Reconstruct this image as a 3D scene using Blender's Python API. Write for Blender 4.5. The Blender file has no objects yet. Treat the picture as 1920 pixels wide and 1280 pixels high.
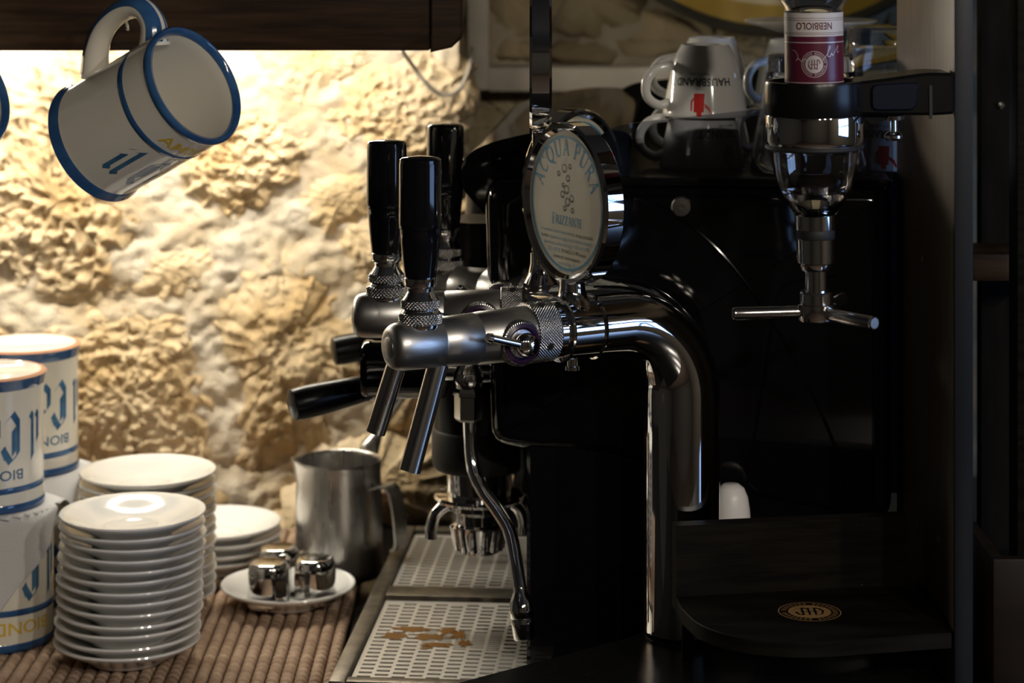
import bpy, math, random
from mathutils import Vector, Matrix, noise

random.seed(7)
SC = bpy.context.scene
COL = SC.collection

# ------------------------------------------------------------------ camera
F, YH, CZ = 4400.0, -170.0, 0.62          # focal length in px, horizon row, height above the mat
cam_d = bpy.data.cameras.new('camera')
cam = bpy.data.objects.new('camera', cam_d)
COL.objects.link(cam)
cam.location = (0, 0, CZ)
cam.rotation_euler = (math.pi / 2, 0, 0)
cam_d.sensor_width = 36.0
cam_d.lens = F / 1920 * 36.0
cam_d.shift_y = -(640 - YH) / 1920
cam_d.clip_start = 0.05
cam_d.dof.use_dof = True
cam_d.dof.focus_distance = 1.70
cam_d.dof.aperture_fstop = 7.5
SC.camera = cam

# ------------------------------------------------------------------ world, exposure
w = bpy.data.worlds.new('world')
SC.world = w
w.use_nodes = True
w.node_tree.nodes['Background'].inputs[0].default_value = (0.30, 0.42, 0.75, 1)
w.node_tree.nodes['Background'].inputs[1].default_value = 0.3
SC.view_settings.view_transform = 'Standard'
SC.view_settings.look = 'None'
SC.view_settings.gamma = 1.0
SC.view_settings.exposure = 0.0
SC.view_settings.use_curve_mapping = False
SC.cycles.use_denoising = True
SC.cycles.max_bounces = 10
SC.cycles.glossy_bounces = 6
SC.cycles.transmission_bounces = 10
SC.cycles.caustics_reflective = False
SC.cycles.caustics_refractive = False
SC.cycles.sample_clamp_indirect = 6.0

LED_STRENGTH = 128.0
WINDOW_STRENGTH = 6.0
LAMP_POWER = 33.0

def IMG(px, py, d):
    """the point that the photograph shows at (px, py), d metres in front of the lens"""
    return Vector(((px - 960) * d / F, d, CZ - (py - YH) * d / F))

# ------------------------------------------------------------------ materials
MATS = {}
def mat(name, color=(.5, .5, .5), rough=.5, metal=0., spec=.5, trans=0., ior=1.45, emit=None, estr=0., coat=0.,
        noise_scale=None, color2=None, bump=0., bump_scale=200., stretch=(1, 1, 1), detail=6., fac=(.35, .65), rough2=None, aniso=0.):
    m = bpy.data.materials.new(name)
    m.use_nodes = True
    nt = m.node_tree
    b = nt.nodes['Principled BSDF']
    b.inputs['Base Color'].default_value = (*color, 1)
    b.inputs['Roughness'].default_value = rough
    b.inputs['Metallic'].default_value = metal
    b.inputs['Specular IOR Level'].default_value = spec
    b.inputs['IOR'].default_value = ior
    b.inputs['Transmission Weight'].default_value = trans
    b.inputs['Coat Weight'].default_value = coat
    b.inputs['Coat Roughness'].default_value = .05
    b.inputs['Anisotropic'].default_value = aniso
    if emit:
        b.inputs['Emission Color'].default_value = (*emit, 1)
        b.inputs['Emission Strength'].default_value = estr
    if noise_scale or bump:
        tc = nt.nodes.new('ShaderNodeTexCoord')
        mp = nt.nodes.new('ShaderNodeMapping')
        mp.inputs['Scale'].default_value = stretch
        nt.links.new(tc.outputs['Object'], mp.inputs['Vector'])
    if noise_scale:
        n = nt.nodes.new('ShaderNodeTexNoise')
        n.inputs['Scale'].default_value = noise_scale
        n.inputs['Detail'].default_value = detail
        nt.links.new(mp.outputs[0], n.inputs['Vector'])
        r = nt.nodes.new('ShaderNodeValToRGB')
        r.color_ramp.elements[0].position = fac[0]
        r.color_ramp.elements[1].position = fac[1]
        r.color_ramp.elements[0].color = (*color, 1)
        r.color_ramp.elements[1].color = (*(color2 or color), 1)
        nt.links.new(n.outputs['Fac'], r.inputs[0])
        nt.links.new(r.outputs[0], b.inputs['Base Color'])
        if rough2 is not None:
            mr = nt.nodes.new('ShaderNodeMapRange')
            mr.inputs['To Min'].default_value = rough
            mr.inputs['To Max'].default_value = rough2
            nt.links.new(n.outputs['Fac'], mr.inputs['Value'])
            nt.links.new(mr.outputs[0], b.inputs['Roughness'])
    if bump:
        n2 = nt.nodes.new('ShaderNodeTexNoise')
        n2.inputs['Scale'].default_value = bump_scale
        n2.inputs['Detail'].default_value = 8
        nt.links.new(mp.outputs[0], n2.inputs['Vector'])
        bp = nt.nodes.new('ShaderNodeBump')
        bp.inputs['Strength'].default_value = bump
        bp.inputs['Distance'].default_value = .004
        nt.links.new(n2.outputs['Fac'], bp.inputs['Height'])
        nt.links.new(bp.outputs[0], b.inputs['Normal'])
    MATS[name] = m
    return m

mat('stone', (.52, .37, .19), .95, spec=.15, noise_scale=16, color2=(.68, .55, .36), bump=.5, bump_scale=260)
mat('stone_pale', (.54, .40, .22), .95, spec=.15, noise_scale=18, color2=(.70, .58, .40), bump=.45, bump_scale=220)
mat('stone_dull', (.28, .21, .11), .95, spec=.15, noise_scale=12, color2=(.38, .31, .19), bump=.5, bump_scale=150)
mat('mortar', (.54, .43, .28), .97, spec=.1, noise_scale=15, color2=(.68, .61, .49), bump=.6, bump_scale=330)
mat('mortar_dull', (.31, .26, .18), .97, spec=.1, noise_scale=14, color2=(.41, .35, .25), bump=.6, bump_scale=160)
mat('painted_frame', (.46, .42, .34), .7, noise_scale=30, color2=(.54, .49, .40), bump=.1, bump_scale=120)
mat('dark_wood', (.016, .0085, .0048), .5, spec=.15, noise_scale=9, color2=(.044, .025, .014), stretch=(1.2, 6, 14), bump=.08, bump_scale=40)
mat('shelf_wood', (.0035, .0028, .0020), .55, spec=.08, noise_scale=9, color2=(.0095, .0078, .0058), stretch=(1.2, 6, 14), bump=.06, bump_scale=40)
mat('post_wood', (.17, .13, .095), .42, spec=.4, noise_scale=16, color2=(.22, .17, .125), stretch=(6, 6, 1), bump=.05, bump_scale=60)
mat('box_wood', (.006, .0038, .0025), .5, spec=.25, noise_scale=9, color2=(.011, .0065, .004), stretch=(1.2, 6, 14))
mat('black_wood', (.0030, .0026, .0022), .6, spec=.06, noise_scale=14, color2=(.007, .006, .005), stretch=(5, 5, 1))
mat('window_tinted_edge', (.007, .009, .013), .45, metal=.2)  # front edge of the side board, blue window light put into its colour
mat('granite', (.006, .006, .006), .22, noise_scale=420, color2=(.016, .015, .014), fac=(.55, .75), spec=.5)
mat('chrome', (.78, .78, .78), .045, metal=1.)
mat('chrome_worn', (.70, .69, .67), .13, metal=1., noise_scale=60, color2=(.58, .56, .53), rough2=.22)
mat('brushed', (.50, .49, .47), .33, metal=1., noise_scale=90, color2=(.42, .41, .39), stretch=(1, 1, 6), rough2=.42)
mat('steel', (.62, .61, .59), .24, metal=1., noise_scale=40, color2=(.56, .55, .53), stretch=(4, 4, .4), rough2=.32)
mat('grate_steel', (.62, .60, .56), .45, metal=.75, spec=.4)
mat('knurl', (.40, .39, .375), .20, metal=1.)
mat('tray_metal', (.10, .09, .075), .38, metal=.8, noise_scale=70, color2=(.17, .15, .12), bump=.1, bump_scale=150)
mat('black_gloss', (.004, .004, .005), .07, spec=.5)
mat('black_satin', (.005, .005, .005), .26, spec=.28)
mat('black_matte', (.012, .012, .011), .5, spec=.4)
mat('black_rubber', (.01, .01, .01), .6)
mat('navy_plastic', (.003, .005, .012), .4, spec=.15)
mat('porcelain', (.80, .79, .75), .10, spec=.5, coat=.3)
mat('mug_glaze', (.74, .70, .60), .09, spec=.5, coat=.3)
mat('glaze_blue', (.022, .072, .19), .12, spec=.5, coat=.3, noise_scale=40, color2=(.042, .12, .26))
mat('glaze_blue_text', (.030, .095, .20), .15, noise_scale=60, color2=(.07, .18, .32))
mat('glaze_yellow', (.68, .46, .05), .15)
mat('terracotta', (.42, .20, .10), .8)
mat('cloth', (.62, .62, .62), .95, spec=.1, bump=.4, bump_scale=900)
mat('mat_rod', (.30, .20, .135), .75, spec=.25, noise_scale=60, color2=(.43, .31, .22), bump=.2, bump_scale=300)
mat('mat_thread', (.05, .035, .02), .9)
mat('glass', (1, 1, 1), .0, trans=1., ior=1.47)
mat('glass_tinted', (.80, .84, .80), .02, trans=1., ior=1.47)
mat('spirit', (.97, .98, .97), .0, trans=1., ior=1.36)
mat('smoked', (.50, .52, .58), .0, trans=1., ior=1.46)
mat('clear_plastic', (.8, .8, .82), .08, trans=1., ior=1.4)
mat('sign_face', (.72, .69, .58), .35, noise_scale=14, color2=(.66, .62, .50))
mat('print_blue', (.07, .32, .52), .4)
mat('print_pale_blue', (.22, .40, .54), .4)
mat('print_black', (.03, .03, .03), .4)
mat('print_red', (.62, .03, .025), .3)
mat('label_white', (.52, .49, .47), .45)
mat('label_wine', (.085, .012, .028), .3)
mat('label_ink', (.10, .03, .04), .5)
mat('silver_print', (.50, .45, .45), .35, metal=.3)
mat('bronze_print', (.36, .21, .085), .45, metal=.2)
mat('purple', (.022, .008, .030), .3)
mat('yellow_plate', (.52, .38, .12), .3, noise_scale=9, color2=(.56, .45, .22))
mat('plate_rim', (.46, .30, .035), .3, noise_scale=12, color2=(.40, .24, .03))
mat('plate_edge', (.05, .045, .03), .4)
mat('white_plastic', (.72, .71, .70), .35)
mat('cable_white', (.55, .50, .42), .6)
mat('plaster', (.085, .075, .060), .95)
mat('floor_tile', (.07, .05, .04), .5, noise_scale=3, color2=(.10, .07, .05))
mat('led', (.9, .9, .9), .5, emit=(1.0, .92, .78), estr=LED_STRENGTH)
mat('bulb', (.9, .9, .9), .5, emit=(1.0, .72, .42), estr=60)
mat('window_glow', (.1, .1, .1), .3, emit=(.34, .55, 1.0), estr=WINDOW_STRENGTH)
mat('aluminium', (.6, .6, .6), .4, metal=1.)
mat('coffee', (.17, .075, .012), .25)

# coffee splashes and lime on the near grate: a mask with a shape of its own in the grate's coordinates
def grate_material():
    m = MATS['grate_steel']
    nt = m.node_tree
    b = nt.nodes['Principled BSDF']
    tc = nt.nodes.new('ShaderNodeTexCoord')
    n = nt.nodes.new('ShaderNodeTexNoise')
    n.inputs['Scale'].default_value = 34
    n.inputs['Detail'].default_value = 3
    nt.links.new(tc.outputs['Object'], n.inputs['Vector'])
    r = nt.nodes.new('ShaderNodeValToRGB')
    r.color_ramp.elements[0].color = (.64, .62, .58, 1)
    r.color_ramp.elements[1].color = (.52, .50, .45, 1)
    nt.links.new(n.outputs['Fac'], r.inputs[0])
    nt.links.new(r.outputs[0], b.inputs['Base Color'])
grate_material()

# ------------------------------------------------------------------ mesh helpers
class MB:
    def __init__(self):
        self.v = []
        self.f = []
    def add(self, vs, fs, M=None):
        o = len(self.v)
        self.v += [tuple(M @ Vector(p)) if M is not None else tuple(p) for p in vs]
        self.f += [[o + i for i in f] for f in fs]
        return self
    def build(self, name, m, parent=None, smooth=True, angle=38, loc=None):
        me = bpy.data.meshes.new(name)
        me.from_pydata(self.v, [], self.f)
        me.validate()
        me.materials.append(MATS[m])
        if smooth:
            me.shade_smooth()
            me.set_sharp_from_angle(angle=math.radians(angle))
        me.update()
        o = bpy.data.objects.new(name, me)
        COL.objects.link(o)
        if parent is not None:
            o.parent = parent
        if loc is not None:
            o.location = loc
        return o

def lathe(prof, seg=48, cap0=False, cap1=False):
    vs, fs = [], []
    n = len(prof)
    for i in range(seg):
        a = 2 * math.pi * i / seg
        for r, z in prof:
            vs.append((r * math.cos(a), r * math.sin(a), z))
    for i in range(seg):
        j = (i + 1) % seg
        for k in range(n - 1):
            a, b, c, d = i * n + k, j * n + k, j * n + k + 1, i * n + k + 1
            if prof[k][0] < 1e-9:
                fs.append([a, c, d])
            elif prof[k + 1][0] < 1e-9:
                fs.append([a, b, d])
            else:
                fs.append([a, b, c, d])
    if cap0:
        fs.append([i * n for i in range(seg)][::-1])
    if cap1:
        fs.append([i * n + n - 1 for i in range(seg)])
    return vs, fs

def knurl_ring(r, z0, z1, n=40, amp=.00035, lip=.0008, per=8):
    """a ring with diamond knurling, axis z"""
    seg = n * per
    rows = max(5, int((z1 - z0 - 2 * lip) / (2 * math.pi * r / n / per)))
    prof_z = [z0 + lip + (z1 - z0 - 2 * lip) * k / rows for k in range(rows + 1)]
    vs, fs = [], []
    kz = n / r
    R = rows + 5
    for i in range(seg):
        a = 2 * math.pi * i / seg
        ca, sa = math.cos(a), math.sin(a)
        rr = [(0.0001, z0), (r - lip, z0)]
        for z in prof_z:
            q = math.cos(.5 * (n * a + kz * (z - z0))) * math.cos(.5 * (n * a - kz * (z - z0)))
            rr.append((r + amp * 2 * (abs(q) - .5), z))
        rr += [(r - lip, z1), (0.0001, z1)]
        R = len(rr)
        for q, z in rr:
            vs.append((q * ca, q * sa, z))
    for i in range(seg):
        j = (i + 1) % seg
        for k in range(R - 1):
            fs.append([i * R + k, j * R + k, j * R + k + 1, i * R + k + 1])
    return vs, fs

def tube(path, r, seg=14, cap=True, closed=False):
    P = [Vector(p) for p in path]
    n = len(P)
    rs = r if isinstance(r, (list, tuple)) else [r] * n
    T = []
    for i in range(n):
        if closed:
            t = P[(i + 1) % n] - P[i - 1]
        else:
            t = P[min(i + 1, n - 1)] - P[max(i - 1, 0)]
        T.append(t.normalized())
    up = Vector((0, 0, 1)) if abs(T[0].z) < .9 else Vector((1, 0, 0))
    N = (up - T[0] * up.dot(T[0])).normalized()
    vs, fs = [], []
    for i in range(n):
        N = (N - T[i] * N.dot(T[i])).normalized()
        B = T[i].cross(N)
        for k in range(seg):
            a = 2 * math.pi * k / seg
            vs.append(P[i] + (N * math.cos(a) + B * math.sin(a)) * rs[i])
    m = n if closed else n - 1
    for i in range(m):
        j = (i + 1) % n
        for k in range(seg):
            l = (k + 1) % seg
            fs.append([i * seg + k, i * seg + l, j * seg + l, j * seg + k])
    if cap and not closed:
        fs.append(list(range(seg))[::-1])
        fs.append([(n - 1) * seg + k for k in range(seg)])
    return vs, fs

def spline(pts, n=8):
    P = [Vector(p) for p in pts]
    out = []
    for i in range(len(P) - 1):
        p0, p1, p2, p3 = P[max(i - 1, 0)], P[i], P[i + 1], P[min(i + 2, len(P) - 1)]
        for k in range(n):
            t = k / n
            out.append(.5 * ((2 * p1) + (p2 - p0) * t + (2 * p0 - 5 * p1 + 4 * p2 - p3) * t * t + (3 * p1 - p0 - 3 * p2 + p3) * t ** 3))
    out.append(P[-1])
    return out

def box(x0, x1, y0, y1, z0, z1, bev=0.0):
    """a box, with chamfered edges when bev > 0"""
    if bev <= 0:
        vs = [(x, y, z) for z in (z0, z1) for y in (y0, y1) for x in (x0, x1)]
        return vs, [[0, 2, 3, 1], [4, 5, 7, 6], [0, 1, 5, 4], [2, 6, 7, 3], [0, 4, 6, 2], [1, 3, 7, 5]]
    c = Vector(((x0 + x1) / 2, (y0 + y1) / 2, (z0 + z1) / 2))
    h = Vector(((x1 - x0) / 2, (y1 - y0) / 2, (z1 - z0) / 2))
    import bmesh
    bm = bmesh.new()
    bmesh.ops.create_cube(bm, size=2)
    for v in bm.verts:
        v.co = Vector((v.co.x * h.x, v.co.y * h.y, v.co.z * h.z)) + c
    bmesh.ops.bevel(bm, geom=list(bm.edges), offset=bev, segments=2, affect='EDGES', profile=.5)
    bm.verts.ensure_lookup_table()
    bm.verts.index_update()
    vs = [tuple(v.co) for v in bm.verts]
    fs = [[v.index for v in f.verts] for f in bm.faces]
    bm.free()
    return vs, fs

def offset_poly(P, d):
    """inset a counter-clockwise polygon by d"""
    out = []
    n = len(P)
    for i in range(n):
        a, b, c = P[i - 1], P[i], P[(i + 1) % n]
        e1 = Vector((b[0] - a[0], b[1] - a[1]))
        e2 = Vector((c[0] - b[0], c[1] - b[1]))
        n1 = Vector((-e1.y, e1.x)).normalized()
        n2 = Vector((-e2.y, e2.x)).normalized()
        m = n1 + n2
        if m.length < 1e-6:
            m = n1
        m.normalize()
        k = d / max(.35, m.dot(n1))
        out.append((b[0] + m.x * k, b[1] + m.y * k))
    return out

def round_poly(P, rad, n=6):
    """round the corners of a polygon; rad is a number or one per corner"""
    out = []
    m = len(P)
    for i in range(m):
        r = rad[i] if isinstance(rad, (list, tuple)) else rad
        a, b, c = (Vector(P[i - 1]), Vector(P[i]), Vector(P[(i + 1) % m]))
        if r <= 0:
            out.append(tuple(b))
            continue
        u = (a - b)
        v = (c - b)
        t = min(r, u.length * .48, v.length * .48)
        p, q = b + u.normalized() * t, b + v.normalized() * t
        for k in range(n + 1):
            s = k / n
            out.append(tuple((1 - s) ** 2 * p + 2 * s * (1 - s) * b + s * s * q))
    return out

def prism(P, rings, plane='xz'):
    """rings = [(level, inset)...]: a prism over polygon P with pillowed ends"""
    vs, fs = [], []
    n = len(P)
    for lv, ins in rings:
        for p in (offset_poly(P, ins) if ins else P):
            vs.append((p[0], lv, p[1]) if plane == 'xz' else (p[0], p[1], lv))
    for k in range(len(rings) - 1):
        for i in range(n):
            j = (i + 1) % n
            fs.append([k * n + i, k * n + j, (k + 1) * n + j, (k + 1) * n + i])
    fs.append(list(range(n))[::-1])
    fs.append([(len(rings) - 1) * n + i for i in range(n)])
    return vs, fs

def frame_mat(x, z, o):
    """matrix whose z axis is z and whose x axis lies towards x, at o"""
    z = Vector(z).normalized()
    x = Vector(x)
    x = (x - z * x.dot(z)).normalized()
    y = z.cross(x)
    M = Matrix((x, y, z)).transposed().to_4x4()
    M.translation = Vector(o)
    return M
ALONG_X = Matrix(((0, 0, 1, 0), (0, 1, 0, 0), (-1, 0, 0, 0), (0, 0, 0, 1)))      # lathe axis z -> +x
ALONG_Y = Matrix(((1, 0, 0, 0), (0, 0, 1, 0), (0, -1, 0, 0), (0, 0, 0, 1)))      # lathe axis z -> +y
def TR(x, y, z):
    return Matrix.Translation((x, y, z))

def thing(name, label, cat, loc=(0, 0, 0), rotz=0., group=None):
    o = bpy.data.objects.new(name, None)
    COL.objects.link(o)
    o.empty_display_size = .02
    o.location = loc
    o.rotation_euler = (0, 0, rotz)
    tag(o, label, cat, group)
    return o
def tag(o, label=None, cat=None, group=None, kind=None):
    if label: o['label'] = label
    if cat: o['category'] = cat
    if group: o['group'] = group
    if kind: o['kind'] = kind
    return o
def part_empty(name, parent, loc=(0, 0, 0), rotz=0., M=None):
    o = bpy.data.objects.new(name, None)
    COL.objects.link(o)
    o.empty_display_size = .01
    o.parent = parent
    if M is not None:
        o.matrix_local = M
    else:
        o.location = loc
        o.rotation_euler = (0, 0, rotz)
    return o
def struct(o, label=None):
    o['kind'] = 'structure'
    if label: o['label'] = label
    return o
def copy_tree(o, parent=None):
    c = o.copy()
    COL.objects.link(c)
    c.parent = parent
    for ch in list(o.children):
        copy_tree(ch, c)
    return c

# ------------------------------------------------------------------ lettering
_tcache = {}
def text2d(s, size=1.0, align='CENTER', bold=0.0):
    """flat triangles of a word in the built-in font: [(x, y)...], faces"""
    key = (s, align, bold)
    if key not in _tcache:
        cu = bpy.data.curves.new('tmp', 'FONT')
        cu.body = s
        cu.align_x = align
        cu.resolution_u = 3
        cu.offset = bold
        ob = bpy.data.objects.new('tmp', cu)
        COL.objects.link(ob)
        dg = bpy.context.evaluated_depsgraph_get()
        me = ob.evaluated_get(dg).to_mesh()
        _tcache[key] = ([(v.co.x, v.co.y) for v in me.vertices], [list(p.vertices) for p in me.polygons])
        ob.evaluated_get(dg).to_mesh_clear()
        bpy.data.objects.remove(ob)
        bpy.data.curves.remove(cu)
    vs, fs = _tcache[key]
    return [(x * size, y * size) for x, y in vs], fs

def stroke2d(poly, wd):
    """a polyline drawn with a round-ended pen of width wd (or one per point)"""
    n = len(poly)
    ws = wd if isinstance(wd, (list, tuple)) else [wd] * n
    L, R = [], []
    for i in range(n):
        a, b = Vector(poly[max(i - 1, 0)]), Vector(poly[min(i + 1, n - 1)])
        t = (b - a).normalized()
        nn = Vector((-t.y, t.x)) * ws[i] / 2
        p = Vector(poly[i])
        L.append(tuple(p + nn))
        R.append(tuple(p - nn))
    vs = L + R
    fs = [[n + i, n + i + 1, i + 1, i] for i in range(n - 1)]
    return vs, fs
def nib2d(poly, nib=(.075, .06)):
    """a polyline drawn with a broad slanted nib"""
    vs, fs = [], []
    nx, ny = nib
    for a, b in zip(poly[:-1], poly[1:]):
        o = len(vs)
        vs += [(a[0] - nx, a[1] - ny), (a[0] + nx, a[1] + ny), (b[0] + nx, b[1] + ny), (b[0] - nx, b[1] - ny)]
        ar = (b[0] - a[0]) * ny - (b[1] - a[1]) * nx
        fs.append([o, o + 1, o + 2, o + 3] if ar < 0 else [o + 3, o + 2, o + 1, o])
    return vs, fs
def arc2d(cx, cy, rx, ry, a0, a1, n=14):
    return [(cx + rx * math.cos(math.radians(a0 + (a1 - a0) * i / n)), cy + ry * math.sin(math.radians(a0 + (a1 - a0) * i / n))) for i in range(n + 1)]
TH, TN, SF = .15, .065, .05
def serif(x, y, wd=.24):
    return ([(x - wd / 2, y), (x + wd / 2, y)], SF)
ROMAN = {
    'A': (.86, [([(.08, 0), (.42, 1)], TN), ([(.42, 1), (.78, 0)], TH), ([(.2, .36), (.63, .36)], TN), serif(.08, .02), serif(.78, .02)]),
    'C': (.88, [(arc2d(.47, .5, .39, .49, 42, 318, 20), [TN] * 5 + [TH] * 11 + [TN] * 5), ([(.77, .8), (.77, .98)], TN)]),
    'Q': (1.0, [(arc2d(.48, .5, .40, .49, 0, 360, 28), [TH] + [TN + .03] * 6 + [TH] * 15 + [TN + .03] * 6 + [TH]), ([(.45, .03), (.70, -.18), (1.0, -.24)], [TN, TH, TN])]),
    'U': (.90, [([(.15, 1), (.15, .34)] + arc2d(.45, .32, .30, .31, 180, 270, 8), TH), (arc2d(.45, .32, .30, .31, 270, 360, 8) + [(.75, 1)], TN), serif(.15, .98), serif(.75, .98)]),
    'P': (.72, [([(.16, 0), (.16, 1)], TH), ([(.16, .97)] + arc2d(.32, .73, .28, .245, 90, -90, 14) + [(.16, .485)], TH * .75), serif(.16, .02)]),
    'R': (.86, [([(.16, 0), (.16, 1)], TH), ([(.16, .97)] + arc2d(.32, .74, .26, .235, 90, -90, 14) + [(.16, .505)], TH * .75), ([(.36, .5), (.80, .02)], TH), serif(.16, .02), serif(.82, .02, .16)]),
    'F': (.62, [([(.14, 0), (.14, 1)], TH), ([(.14, .97), (.58, .97)], TN), ([(.14, .52), (.46, .52)], TN), serif(.14, .02)]),
    'I': (.34, [([(.17, 0), (.17, 1)], TH), serif(.17, .02), serif(.17, .98)]),
    'Z': (.72, [([(.06, .97), (.64, .97)], TN), ([(.62, .97), (.08, .03)], TH), ([(.08, .03), (.68, .03)], TN)]),
    'N': (.86, [([(.14, 0), (.14, 1)], TN), ([(.14, 1), (.72, 0)], TH), ([(.72, 0), (.72, 1)], TN), serif(.14, .02), serif(.72, .98)]),
    'T': (.70, [([(.35, 0), (.35, 1)], TH), ([(.02, .97), (.68, .97)], TN), serif(.35, .02)]),
    'E': (.64, [([(.14, 0), (.14, 1)], TH), ([(.14, .97), (.58, .97)], TN), ([(.14, .52), (.46, .52)], TN), ([(.14, .03), (.60, .03)], TN)]),
    ' ': (.40, []),
}
GOTHIC = {
    'i': (.30, [[(.05, .56), (.13, .64), (.13, .10), (.22, .02)], [(.10, .84), (.16, .90)]]),
    'l': (.30, [[(.04, .90), (.13, 1.0), (.13, .10), (.22, .02)]]),
    ' ': (.22, []),
    'C': (.86, [[(.72, .80), (.52, 1.02), (.24, .86), (.24, .16), (.44, -.04), (.70, .14)], [(.40, .84), (.40, .30)], [(.66, .92), (.78, .70)]]),
    'o': (.56, [[(.26, .66), (.08, .50), (.08, .14), (.26, .0), (.44, .14), (.44, .50), (.26, .66)]]),
    'r': (.44, [[(.04, .54), (.13, .64), (.13, .10), (.22, .02)], [(.16, .52), (.30, .66), (.40, .56)]]),
    's': (.48, [[(.40, .56), (.24, .66), (.08, .52), (.38, .20), (.22, .0), (.06, .12)]]),
    'a': (.52, [[(.10, .58), (.24, .66), (.38, .54), (.38, .06), (.46, .0)], [(.36, .36), (.14, .28), (.10, .10), (.22, .0), (.36, .12)]]),
}
def roman(s, size):
    out, x = [], 0
    total = sum(ROMAN[c][0] for c in s)
    for c in s:
        for poly, wd in ROMAN[c][1]:
            vs, fs = stroke2d(poly, wd)
            out.append(([((x - total / 2 + px) * size, py * size) for px, py in vs], fs))
        x += ROMAN[c][0]
    return out
def gothic(s, size):
    out, x = [], 0
    for c in s:
        wd, ps = GOTHIC[c]
        for p in ps:
            vs, fs = nib2d(p)
            out.append(([((x + px) * size, py * size) for px, py in vs], fs))
        x += wd
    return out, x * size
def subdiv_faces(vs, fs, maxlen):
    """split long faces so that a flat print can follow a round surface"""
    import bmesh
    bm = bmesh.new()
    bv = [bm.verts.new((p[0], p[1], 0)) for p in vs]
    for f in fs:
        try:
            bm.faces.new([bv[i] for i in f])
        except ValueError:
            pass
    bmesh.ops.triangulate(bm, faces=list(bm.faces))
    for _ in range(4):
        es = [e for e in bm.edges if e.calc_length() > maxlen]
        if not es:
            break
        bmesh.ops.subdivide_edges(bm, edges=es, cuts=1)
        bmesh.ops.triangulate(bm, faces=[f for f in bm.faces if len(f.verts) > 3])
    bm.verts.index_update()
    r = [(v.co.x, v.co.y) for v in bm.verts], [[v.index for v in f.verts] for f in bm.faces]
    bm.free()
    return r
def wrap(mb, shapes, R, phi0, z0, flip=False, lift=.0002, maxlen=.004, rfun=None):
    """lay flat shapes onto an upright cylinder of radius R round z; flip turns them upside down"""
    for vs, fs in shapes:
        vs, fs = subdiv_faces(vs, fs, maxlen)
        out = []
        for x, y in vs:
            if flip:
                x, y = -x, -y
            z = z0 + y
            r = (rfun(z) if rfun else R) + lift
            a = phi0 + x / R
            out.append((r * math.cos(a), r * math.sin(a), z))
        mb.add(out, fs)

# ================================================================== the setting
WALL_D = 2.42          # lit stone wall, facing the lens
REAR_D = 2.62          # darker wall behind the machine

def fbm(p, o=4):
    return noise.fractal(p, 1.0, 2.0, o, noise_basis='PERLIN_ORIGINAL')

def wall_grid(name, x0, x1, z0, z1, y, step, amp, m):
    mb = MB()
    nx, nz = int((x1 - x0) / step), int((z1 - z0) / step)
    vs = []
    for j in range(nz + 1):
        for i in range(nx + 1):
            x, z = x0 + (x1 - x0) * i / nx, z0 + (z1 - z0) * j / nz
            h = .5 * fbm(Vector((x * 7, z * 7, 3))) + .42 * fbm(Vector((x * 26, z * 34, 9))) + .26 * fbm(Vector((x * 80, z * 95, 5)), 4)
            vs.append((x, y - amp * h, z))
    fs = [[j * (nx + 1) + i, j * (nx + 1) + i + 1, (j + 1) * (nx + 1) + i + 1, (j + 1) * (nx + 1) + i] for j in range(nz) for i in range(nx)]
    mb.add(vs, fs)
    return mb.build(name, m, smooth=True, angle=180)

wall_back = struct(wall_grid('wall_back', -.95, -.055, -.03, .62, WALL_D - .005, .0036, .015, 'mortar'), 'lit rubble stone wall with pale mortar joints')
# the wall turns back here
mb = MB()
vs, fs = [], []
for j in range(90):
    for i in range(30):
        y, z = WALL_D - .002 + (REAR_D - WALL_D + .05) * i / 29, -.03 + .66 * j / 89
        vs.append((-.055 + .012 * fbm(Vector((y * 20, z * 20, 1))) * (1 if i else .2), y, z))
fs = [[j * 30 + i, j * 30 + i + 1, (j + 1) * 30 + i + 1, (j + 1) * 30 + i] for j in range(89) for i in range(29)]
mb.add(vs, fs)
struct(mb.build('wall_return', 'mortar', angle=180), 'rough end of the lit stone wall')
wall_rear = struct(wall_grid('wall_rear', -.10, .62, -.03, .85, REAR_D, .007, .014, 'mortar_dull'), 'dim stone wall behind the coffee machine')

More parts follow.
